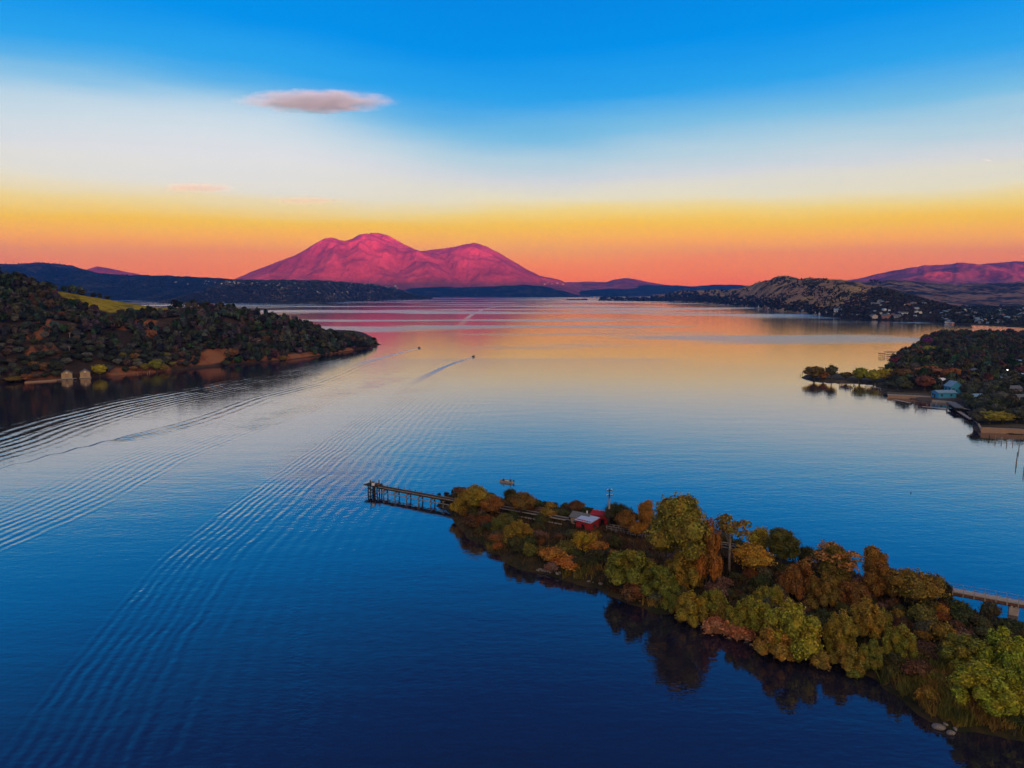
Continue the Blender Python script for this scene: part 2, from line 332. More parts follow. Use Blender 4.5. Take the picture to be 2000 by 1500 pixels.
def train(key, lam, side, width, amp, s0, s1, lam2=0.0, start=0.0):
    d = at_(key+'d'); s = at_(key+'s')
    q = M_('MULTIPLY', d, side)
    qq = M_('ADD', q, warp)
    ph = M_('MULTIPLY', qq, 2*math.pi/lam)
    w = M_('SINE', ph)
    e = M_('MULTIPLY', sstep(q, -1.5+start, 2.+start), M_('SUBTRACT', 1.0, sstep(q, width*.25, width)))
    e = M_('MULTIPLY', e, M_('MULTIPLY', sstep(s, s0, s0+40), M_('SUBTRACT', 1.0, sstep(s, s1-60, s1))))
    e = M_('MULTIPLY', e, M_('MULTIPLY', sstep(patch, .22, .52), M_('MULTIPLY_ADD', chop, .75, .5)))
    return M_('MULTIPLY', M_('MULTIPLY', w, e), amp)
la = WLEN['wa']; lb = WLEN['wb']
H_ = train('wa', 2.1, -1, 30., .025, 110., 5000.)
for t_ in (train('wa', 3.3, -1, 90., .019, 230., 5000., start=12.),
           train('wb', 3.0, 1, 40., .025, 60., 5000.),
           train('wc', 7.0, 1, 26., .075, 10., 5000.), train('wc', 5.2, -1, 34., .042, 40., 5000.),
           train('wd', 5.5, -1, 24., .048, 120., 560.), train('wd', 2.4, 1, 5., .03, 10., 160.),
           train('wa', 2.4, -1, 6., .03, -20., 230.), train('wa', 2.4, 1, 4., .03, -20., 180.)):
    H_ = M_('ADD', H_, t_)
fine = M_('MULTIPLY', M_('SUBTRACT', noise(1.35, 2., (.42, 1, 1)), .5), .020)
fine2 = M_('MULTIPLY', M_('SUBTRACT', noise(.55, 2., (.5, 1, 1)), .5), .03)
swell = M_('MULTIPLY', M_('SUBTRACT', noise(.12, 2., (.35, 1, 1)), .5), .06)
H_ = M_('ADD', H_, M_('ADD', M_('MULTIPLY', fine, M_('ADD', .45, patch)), M_('ADD', fine2, swell)))
slick = M_('SUBTRACT', 1.0, sstep(M_('ABSOLUTE', M_('ADD', at_('wfd'), M_('MULTIPLY', warp, .5))), .6, 3.2)); slick = M_('MULTIPLY', slick, sstep(at_('wfs'), 0., 20.))
H_ = M_('ADD', H_, M_('MULTIPLY', M_('MULTIPLY', slick, M_('SUBTRACT', noise(1.1, 3.), .5)), .045))
# wind-ruffled lanes on the far water and the old wake
lane = noise(.0030, 3., (.30, 1, 1), .55)
ruf = sstep(lane, .49, .56)
olds = M_('MULTIPLY', M_('SUBTRACT', 1.0, sstep(M_('ABSOLUTE', at_('wed')), 3., 9.)), M_('SUBTRACT', 1.0, sstep(at_('wes'), 1200., 2400.)))
yy = nd(N, 'ShaderNodeSeparateXYZ'); L.new(g.outputs['Position'], yy.inputs[0])
fard = sstep(yy.outputs[1], 450., 900.)
rufd = M_('MULTIPLY', M_('MAXIMUM', ruf, olds), fard)
def band(key, s1, w0, w1):
    wd_ = M_('MULTIPLY_ADD', at_(key+'s'), w1, w0)
    return M_('MULTIPLY', M_('SUBTRACT', 1.0, sstep(M_('DIVIDE', M_('ABSOLUTE', at_(key+'d')), wd_), .5, 1.0)), M_('MULTIPLY', sstep(at_(key+'s'), -1., 2.), M_('SUBTRACT', 1.0, sstep(at_(key+'s'), s1*.3, s1))))
wkb = M_('MAXIMUM', band('wa', 260., .9, .022), band('wd', 230., 1.0, .026))
mid = sstep(yy.outputs[1], 160., 700.)
rough = M_('ADD', M_('ADD', M_('MULTIPLY', rufd, .13), M_('MULTIPLY', wkb, .20)), M_('MULTIPLY_ADD', mid, .05, .03))
bp = nd(N, 'ShaderNodeBump', inp={'Strength': 1.0, 'Distance': 1.0}); L.new(H_, bp.inputs['Height'])
gl = nd(N, 'ShaderNodeBsdfGlossy'); gl.distribution = 'GGX'; L.new(rough, gl.inputs['Roughness']); L.new(bp.outputs[0], gl.inputs['Normal'])
gl.inputs['Color'].default_value = (1, .955, .965, 1)
df = nd(N, 'ShaderNodeBsdfDiffuse'); df.inputs['Color'].default_value = (.010, .011, .024, 1); L.new(bp.outputs[0], df.inputs['Normal'])
fr = nd(N, 'ShaderNodeFresnel', inp={'IOR': 1.333}); L.new(bp.outputs[0], fr.inputs['Normal'])
F = ramp(N, L, fr.outputs[0], [(0, .06), (.045, .125), (.08, .21), (.135, .36), (.21, .47), (.39, .58), (.66, .76), (1, 1.)])
F = M_('MULTIPLY', F, M_('SUBTRACT', 1.0, M_('MULTIPLY', rufd, .12)))
mx = nd(N, 'ShaderNodeMixShader'); L.new(F, mx.inputs[0]); L.new(df.outputs[0], mx.inputs[1]); L.new(gl.outputs[0], mx.inputs[2])
# foam right behind the two speedboats
foam = nd(N, 'ShaderNodeBsdfDiffuse'); foam.inputs['Color'].default_value = (.80, .84, .88, 1)
def fm(key, s1, w):
    return M_('MULTIPLY', M_('SUBTRACT', 1.0, sstep(M_('ABSOLUTE', at_(key+'d')), w*.3, w)), M_('MULTIPLY', sstep(at_(key+'s'), -2., 2.), M_('SUBTRACT', 1.0, sstep(at_(key+'s'), s1*.2, s1))))
fo = M_('MULTIPLY', M_('MAXIMUM', fm('wa', 80., 1.5), fm('wd', 80., 1.8)), M_('MULTIPLY_ADD', sstep(noise(.9, 3.), .38, .6), .6, .35))
mx2 = nd(N, 'ShaderNodeMixShader'); L.new(fo, mx2.inputs[0]); L.new(mx.outputs[0], mx2.inputs[1]); L.new(foam.outputs[0], mx2.inputs[2])
out = nd(N, 'ShaderNodeOutputMaterial'); L.new(mx2.outputs[0], out.inputs[0])
wme.materials.append(m)
props(ob('water', wme), kind='structure')
# ------------------------------------------------------------------ projection and land outlines
def proj(x, y, z):
    cp, sp = math.cos(PITCH), math.sin(PITCH); zz = z-CAMH
    f = y*cp - zz*sp; u = y*sp + zz*cp
    return 1000+FPX*x/f, 750-FPX*u/f
def inpoly(px, py, poly):
    ins = np.zeros(np.shape(px), bool); n = len(poly); j = n-1
    for i in range(n):
        xi, yi = poly[i]; xj, yj = poly[j]
        if yi != yj:
            c_ = ((yi > py) != (yj > py)) & (px < (xj-xi)*(py-yi)/(yj-yi)+xi); ins ^= c_
        j = i
    return ins
def sdist(x, y, poly):
    best = np.full(np.shape(x), 1e9); n = len(poly)
    for i in range(n):
        ax, ay = poly[i]; bx, by = poly[(i+1) % n]; ex, ey = bx-ax, by-ay; l2 = ex*ex+ey*ey+1e-9
        t = np.clip(((x-ax)*ex+(y-ay)*ey)/l2, 0, 1)
        best = np.minimum(best, np.hypot(x-ax-t*ex, y-ay-t*ey))
    return np.where(inpoly(x, y, poly), best, -best)
class Land:
    def __init__(s, name, pix, step, top, slope, mt, seed, wob=1.5, label=None):
        P = spline([tuple(G(*q)[:2]) for q in pix]+[tuple(G(*pix[0])[:2])], 4)[:-1]
        P = P + np.stack([vnoise(P[:, 0]*.25, P[:, 1]*.25, seed)-.5, vnoise(P[:, 0]*.25, P[:, 1]*.25, seed+5)-.5], 1)*wob*2
        s.poly = [tuple(p) for p in P]; s.top = top; s.slope = slope; s.seed = seed
        x0, y0 = P.min(0)-5; x1, y1 = P.max(0)+5
        xs = np.arange(x0, x1, step); ys = np.arange(y0, y1, step); X, Y = np.meshgrid(xs, ys); r, c = X.shape
        s.D = sdist(X, Y, s.poly); s.x0, s.y0, s.step = x0, y0, step; s.X, s.Y = X, Y
        Z = s.height(s.D, X, Y); s.Z = Z
        i = np.arange((r-1)*c).reshape(r-1, c)[:, :-1].ravel(); f = np.stack([i, i+1, i+1+c, i+c], 1)
        keep = (s.D.ravel()[f] > -4*max(1, step/2)).any(1)
        me = mesh_np(name, np.stack([X.ravel(), Y.ravel(), Z.ravel()], 1), f[keep], [mt], smooth=True)
        s.o = props(ob(name, me), kind='structure')
    def height(s, D, X, Y):
        return np.where(D > 0, np.minimum(D*s.slope, s.top)+.15*s.top*fbm(X*.2, Y*.2, 3, s.seed)*np.clip(D, 0, 1), D*.5)
    def z(s, x, y):
        i = int(min(max((y-s.y0)/s.step, 0), s.Z.shape[0]-2)); j = int(min(max((x-s.x0)/s.step, 0), s.Z.shape[1]-2))
        return float(s.Z[i, j])
    def d(s, x, y):
        i = int(min(max((y-s.y0)/s.step, 0), s.Z.shape[0]-2)); j = int(min(max((x-s.x0)/s.step, 0), s.Z.shape[1]-2))
        return float(s.D[i, j])
M_isl = land('island_soil', (.055, .040, .022), (.022, .024, .012), 5., .5, (.09, .06, .028), bump=.25, contrast=.1)
M_pen = land('lot_ground', (.09, .07, .05), (.03, .032, .02), 14., .5, (.11, .10, .09), bump=.3, contrast=.1)
ISL = Land('island_ground', [(856,988),(880,1012),(905,1042),(930,1062),(960,1076),(985,1096),(1012,1112),(1050,1122),(1085,1130),(1120,1140),(1160,1148),(1195,1165),(1240,1187),(1290,1196),(1330,1202),(1365,1214),(1400,1232),(1450,1245),(1500,1272),(1540,1286),(1590,1292),(1640,1302),(1690,1318),(1730,1340),(1770,1372),(1810,1404),(1850,1424),(1900,1434),(1960,1440),(2030,1450),(2200,1470),(2330,1420),(2250,1330),(2120,1280),(2040,1258),(1990,1244),(1962,1228),(1920,1208),(1860,1186),(1800,1168),(1720,1146),(1640,1124),(1560,1102),(1480,1080),(1400,1058),(1300,1036),(1220,1018),(1130,1002),(1040,990),(960,976),(900,968),(868,968)], 1.1, 1.9, .45, M_isl, 71, 1.2)
PEN = Land('peninsula_ground', [(1563,737),(1590,744),(1640,747),(1700,750),(1726,766),(1760,776),(1800,782),(1850,788),(1884,800),(1902,822),(1908,842),(1960,846),(2000,850),(2200,870),(2500,800),(2500,662),(2200,657),(2000,656),(1900,656.5),(1830,658),(1812,663),(1800,670),(1790,680),(1776,692),(1755,702),(1742,712),(1742,724),(1690,731),(1620,731),(1580,732)], 3.2, 1.3, .8, M_pen, 75, 1.5)

# ------------------------------------------------------------------ left headland
FIELD = [(98,566),(160,577),(240,590),(330,601),(352,604),(300,606),(255,606),(215,611),(190,603),(160,596),(128,582)]
BARE = [[(330,712),(395,688),(415,676),(450,680),(455,706),(400,712),(345,716)], [(48,680),(110,672),(118,692),(50,702)], [(52,744),(60,726),(112,722),(122,738)],
        [(205,734),(215,720),(330,716),(335,726)], [(213,614),(250,618),(245,645),(218,640)], [(284,640),(312,638),(312,664),(286,668)], [(262,622),(306,624),(304,636),(262,634)],
        [(430,708),(560,702),(690,684),(690,678),(560,692),(440,700)], [(40,640),(100,622),(104,662),(50,664)], [(165,620),(195,612),(198,640),(170,640)], [(500,620),(540,622),(540,628),(500,628)]]
def project_mask(X, Y, Z, poly):
    px, py = proj(X, Y, Z); return inpoly(px, py, poly)
M_head, N, L, p = mat('headland_ground')
g = nd(N, 'ShaderNodeNewGeometry')
def nzz(sc, d=5.): 
    n = nd(N, 'ShaderNodeTexNoise', inp={'Scale': sc, 'Detail': d, 'Roughness': .65}); L.new(g.outputs['Position'], n.inputs['Vector']); return n.outputs[0]
def atr(n_): return nd(N, 'ShaderNodeAttribute', attribute_name=n_).outputs['Fac']
cb = ramp(N, L, nzz(.05), [(.35, (.030, .024, .018)), (.6, (.065, .042, .030))])
cf = ramp(N, L, nzz(.055, 7.), [(.36, (.10, .085, .012)), (.47, (.26, .19, .014)), (.55, (.33, .25, .018)), (.66, (.15, .13, .02))])
cr_ = ramp(N, L, nzz(.09), [(.3, (.13, .045, .02)), (.5, (.29, .11, .05)), (.72, (.20, .11, .06))])
c = mixc(N, L, atr('field'), mixc(N, L, atr('bare'), cb, cr_), cf)
L.new(c, p.inputs['Base Color']); p.inputs['Roughness'].default_value = .95; p.inputs['Specular IOR Level'].default_value = .05
b = nd(N, 'ShaderNodeBump', inp={'Strength': .6, 'Distance': 1.5}); L.new(nzz(.25), b.inputs['Height']); L.new(b.outputs[0], p.inputs['Normal'])
headland, (HX, HY, HZ) = hills('headland', [(-260,790,470,1.45),(-80,757,506,1.42),(0,746,534,1.40),(50,744,552,1.38),(100,741,566,1.36),(180,736,580,1.33),(240,731,591,1.31),(300,726,601,1.28),(350,722,603,1.25),(380,719,600,1.24),(450,712,608,1.21),(540,705,623,1.18),(620,695,642,1.15),(690,684,660,1.10),(715,679,668,1.06),(742,673,672.4,1.02)], M_head, (340, 120), rough=.42, nscale=70., seed=81, prof=.9, crest=.0008)
fmask = project_mask(HX, HY, HZ, FIELD); bmask = np.zeros(HX.shape, bool)
for q in BARE: bmask |= project_mask(HX, HY, HZ, q)
def soft(mk):
    a = mk.astype(float)
    for _ in range(1): a = (a + np.roll(a, 1, 0) + np.roll(a, -1, 0) + np.roll(a, 1, 1) + np.roll(a, -1, 1))/5
    return a
fattr(headland.data, 'field', soft(fmask)); fattr(headland.data, 'bare', soft(bmask))

from mathutils.bvhtree import BVHTree
HB = BVHTree.FromPolygons([v.co.copy() for v in headland.data.vertices], [tuple(p.vertices) for p in headland.data.polygons])
def hitH(px, py):
    l, n, i, d = HB.ray_cast(Vector((0, 0, CAMH)), ray(px, py).normalized()); return l if l is not None else G(px, py, .8)
# ------------------------------------------------------------------ foliage
def leafmat(name, spread=.45, warm=(1.32, .82, .6), ns=.55):
    m, N, L, p = mat(name)
    oi = nd(N, 'ShaderNodeObjectInfo'); t = nd(N, 'ShaderNodeTexCoord'); g = nd(N, 'ShaderNodeNewGeometry')
    off = nd(N, 'ShaderNodeVectorMath', operation='ADD'); L.new(t.outputs['Object'], off.inputs[0])
    rv = nd(N, 'ShaderNodeCombineXYZ'); r10 = mth(N, L, 'MULTIPLY', oi.outputs['Random'], 57.); L.new(r10, rv.inputs[0]); L.new(r10, rv.inputs[2]); L.new(rv.outputs[0], off.inputs[1])
    n1 = nd(N, 'ShaderNodeTexNoise', inp={'Scale': ns, 'Detail': 3.0}); L.new(off.outputs[0], n1.inputs['Vector'])
    c1 = mixc(N, L, 1.0, oi.outputs['Color'], warm, 'MULTIPLY')
    c = mixc(N, L, ramp(N, L, n1.outputs[0], [(.42, 0.), (.62, .75)]), oi.outputs['Color'], c1)
    v = ramp(N, L, g.outputs['Random Per Island'], [(0, 1-spread), (1, min(2, 1+spread))])
    c = mixc(N, L, 1.0, c, v, 'MULTIPLY')
    L.new(c, p.inputs['Base Color']); p.inputs['Roughness'].default_value = .75; p.inputs['Specular IOR Level'].default_value = .12
    return m
M_leaf = leafmat('leaves', .6); M_far = leafmat('far_leaves', .3, (1.1, .98, .95), .3)
M_bark = simple('bark', (.10, .075, .055), .9, var=.4, scale=2.)
M_pale = simple('pale_bark', (.34, .27, .22), .85, var=.3, scale=2.)
def ico(sub):
    bm = bmesh.new(); bmesh.ops.create_icosphere(bm, subdivisions=sub, radius=1.)
    v = np.array([q.co[:] for q in bm.verts]); f = np.array([[w.index for w in q.verts] for q in bm.faces]); bm.free(); return v, f
ICO1 = ico(1); ICO2 = ico(2)
def foliage(lobes, n, size, seed, core=.80, lumpy=.38):
    """leaf sprays spread over rounded lobes, quads only"""
    r = np.random.default_rng(seed); lob = np.array(lobes, float)      # x y z rx rz
    w = lob[:, 3]*(lob[:, 3]+lob[:, 4]); li = r.choice(len(lob), n, p=w/w.sum()); l = lob[li]
    d = r.normal(size=(n, 3)); d /= np.linalg.norm(d, axis=1)[:, None]; d[:, 2] = np.where(d[:, 2] < -.35, -d[:, 2], d[:, 2])
    bump = 1+lumpy*np.sin(d[:, 0]*5+li*1.7)*np.sin(d[:, 1]*5+li)*np.cos(d[:, 2]*4+li*.6)
    rad = (1.02 - .30*r.random(n)**1.6)*bump
    P = l[:, :3] + d*rad[:, None]*np.stack([l[:, 3], l[:, 3], l[:, 4]], 1)
    nn = d*1.0 + r.normal(size=(n, 3))*.55 + np.array([0, 0, .25]); nn /= np.linalg.norm(nn, axis=1)[:, None]
    t = np.cross(nn, r.normal(size=(n, 3))); t /= np.linalg.norm(t, axis=1)[:, None]; b = np.cross(nn, t)
    s = size*(.55+.9*r.random(n))[:, None]
    q = np.stack([P-t*s*.5, P-b*s*.38+nn*s*.06, P+t*s*.55, P+b*s*.38+nn*s*.06], 1).reshape(-1, 3)
    f = np.arange(4*n).reshape(n, 4); V = [q]; F = [f]; k = 4*n
    if core:
        iv, iF = ICO1
        for x, y, z, rx, rz in lob:
            vv = iv*(1+.22*(r.random((len(iv), 1))-.5))*core*np.array([rx, rx, rz])+np.array([x, y, z])
            V.append(vv); F.append(np.hstack([iF, iF[:, 2:3]])+k); k += len(iv)
    return np.vstack(V), np.vstack(F)
def mesh_any(name, V, F, mats, smooth=False, midx=None):
    me = bpy.data.meshes.new(name)
    me.from_pydata([tuple(v) for v in V], [], [tuple(dict.fromkeys(f)) for f in F.tolist()]) if not isinstance(F, list) else me.from_pydata(V, [], F)
    for m_ in mats: me.materials.append(m_)
    if midx is not None: me.polygons.foreach_set('material_index', midx)
    if smooth: me.polygons.foreach_set('use_smooth', [True]*len(me.polygons))
    me.update(); return me
def tube(pts, rad, k=7):
    V = []; F = []
    pts = [Vector(p) for p in pts]
    for i, p in enumerate(pts):
        d = (pts[min(i+1, len(pts)-1)]-pts[max(i-1, 0)]).normalized(); a = d.orthogonal().normalized(); b = d.cross(a)
        for j in range(k):
            t = 2*math.pi*j/k; V.append(tuple(p+(a*math.cos(t)+b*math.sin(t))*rad[i]))
    for i in range(len(pts)-1):
        for j in range(k): F.append((i*k+j, i*k+(j+1) % k, (i+1)*k+(j+1) % k, (i+1)*k+j))
    F.append(tuple(range(k))[::-1]); F.append(tuple((len(pts)-1)*k+j for j in range(k)))
    return V, F
def merge(parts):
    V = []; F = []
    for v, f in parts:
        k = len(V); V += list(v); F += [tuple(i+k for i in q) for q in f]
    return V, F
def box(x0, x1, y0, y1, z0, z1):
    v = [(x, y, z) for z in (z0, z1) for y in (y0, y1) for x in (x0, x1)]
    return v, [(0,2,3,1),(4,5,7,6),(0,1,5,4),(2,6,7,3),(0,4,6,2),(1,3,7,5)]
def boxm(c, s, rz=0, tilt=None):
    v, f = box(-s[0]/2, s[0]/2, -s[1]/2, s[1]/2, -s[2]/2, s[2]/2); M = Matrix.Translation(c) @ Matrix.Rotation(rz, 4, 'Z')
    if tilt: M = M @ Matrix.Rotation(tilt[0], 4, tilt[1])
    return [tuple(M @ Vector(q)) for q in v], f
def pm(name, parts, m_, parent=None, loc=None, smooth=False):
    V, F = merge(parts); me = mesh_any(name, V, F, [m_], smooth); return ob(name, me, parent, loc)
def crown_lobes(kind, seed):
    """unit tree: 1 m tall, 1 m wide, foot at the origin"""
    r = random.Random(seed); out = []
    if kind == 'tall':
        for i in range(20):
            t = i/19.; a = r.uniform(0, 6.28); z = .36+.56*t; w = .34*math.sin(math.pi*min(1, (.18+t*.86)))**.7; d = w*r.uniform(.25, .95)
            s = r.uniform(.09, .165); out.append((math.cos(a)*d, math.sin(a)*d, min(z, .93-s*.75), s, s*.85))
        out.append((0, 0, .60, .27, .22))
    elif kind == 'open':
        for i in range(13):
            a = r.uniform(0, 6.28); d = r.uniform(.08, .40); z = .86-.5*d*d*2-r.uniform(0, .26); s = r.uniform(.08, .15); out.append((math.cos(a)*d, math.sin(a)*d, z, s, s*.55))
    elif kind == 'willow':
        for i in range(15):
            a = i*2.4+r.uniform(-.4, .4); d = .43*math.sqrt((i+.3)/15); z = .84-1.5*d*d*1.2-r.uniform(0, .24); s = r.uniform(.085, .15); out.append((math.cos(a)*d, math.sin(a)*d, max(z-s*.2, .24), s, s*1.35))
        for i in range(6):
            a = i*1.05+r.uniform(-.3, .3); out.append((math.cos(a)*.36, math.sin(a)*.36, .24+r.uniform(-.06, .1), r.uniform(.12, .17), .22))
        out.append((0, 0, .36, .24, .30))
    elif kind == 'oak':
        for i in range(9):
            a = i*2.4+r.uniform(-.4, .4); d = .34*math.sqrt((i+.2)/9); z = .74-.9*d*d*2-r.uniform(0, .10); s = r.uniform(.17, .25); out.append((math.cos(a)*d, math.sin(a)*d, z, s, s*.8))
        out.append((0, 0, .45, .38, .32))
    else:   # shrub
        for i in range(7):
            a = i*2.4+r.uniform(-.5, .5); d = .33*math.sqrt((i+.2)/7); s = r.uniform(.17, .27); out.append((math.cos(a)*d, math.sin(a)*d, .62-d*.8-r.uniform(0, .1), s, s*1.1))
        out.append((0, 0, .3, .36, .38))
    return out
KIND_H = {'tall': 15., 'open': 13., 'willow': 7., 'oak': 9., 'shrub': 3.}
def make_kind(kind, seed, n, leaf, aspect, trunk_m=None, core=.8):
    """returns crown mesh, trunk mesh and nominal size; sizes in metres"""
    H = KIND_H[kind]; Wd = H*aspect; lob = crown_lobes(kind, seed)
    L_ = [(x*Wd, y*Wd, z*H, s*(Wd*.5+H*.35)*1.15, t*H*1.05) for x, y, z, s, t in lob]
    V, F = foliage(L_, n, leaf, seed, core); tris = [tuple(dict.fromkeys(f)) for f in F.tolist()]
    cm = bpy.data.meshes.new('crown'); cm.from_pydata(V.tolist(), [], tris); cm.materials.append(M_leaf)
    r = random.Random(seed+99); parts = []
    tr = {'tall': .022, 'open': .018, 'willow': .02, 'oak': .025, 'shrub': .014}[kind]*H
    th = {'tall': .5, 'open': .62, 'willow': .25, 'oak': .35, 'shrub': .2}[kind]*H
    parts.append(tube([(0, 0, -.6), (r.uniform(-.02, .02)*H, 0, th*.45), (r.uniform(-.03, .03)*H, .01*H, th), (0, 0, H*.8)], [tr*1.25, tr, tr*.75, tr*.2]))
    for x, y, z, s, t in L_[:8]:
        z0 = th*r.uniform(.55, 1.0); parts.append(tube([(0, 0, z0), (x*.5, y*.5, z0+(z-z0)*.6), (x, y, z+t*.3)], [tr*.5, tr*.32, tr*.1], 5))
    V, F = merge(parts); tm = mesh_any('trunk', V, F, [trunk_m or M_bark], True)
    return cm, tm, (Wd, H)
LIB = {}
for kind, cnt, n, leaf, asp in (('tall', 3, 7800, .37, .80), ('open', 2, 1900, .42, .72), ('willow', 4, 7000, .27, .95), ('oak', 2, 4200, .32, 1.0), ('shrub', 4, 1100, .26, 1.35)):
    LIB[kind] = [make_kind(kind, 300+17*i+hash(len(kind))*3, n, leaf, asp, M_pale if kind == 'open' else None, core=0 if kind == 'open' else .8) for i in range(cnt)]
def plant(name, cat, kind, var, loc, w, h, col, label, group=None, rz=None, trunk=True):
    cm, tm, (W0, H0) = LIB[kind][var % len(LIB[kind])]
    e = empty(name, loc, rng.uniform(0, 6.28) if rz is None else rz)
    cr = ob('crown', cm, e); cr.scale = (w/W0, w/W0, h/H0); cr.color = (*[v*1.1 for v in col], 1)
    if trunk:
        t = ob('trunk', tm, e); t.scale = cr.scale
    props(e, label, cat, group); return e
def by_pixel(px, top, basey, wpx, land=ISL):
    p = G(px, basey, 1.6); z = land.z(p.x, p.y); p = G(px, basey, max(z, 0)); z = max(land.z(p.x, p.y), -.1)
    sl = (p-Vector((0, 0, CAMH))).length
    t = at(px, top, p.y); return Vector((p.x, p.y, z-.05)), wpx/FPX*sl, max(t.z-z, .8)
GRN = (.115, .135, .022); YEL = (.26, .20, .022); ORG = (.25, .125, .022); RUST = (.165, .080, .022); OLV = (.095, .100, .022); DRK = (.035, .042, .016); PNK = (.30, .135, .065); BRN = (.10, .055, .024); GRY = (.075, .078, .055)
YG = (.19, .185, .022); OO = (.21, .125, .022)
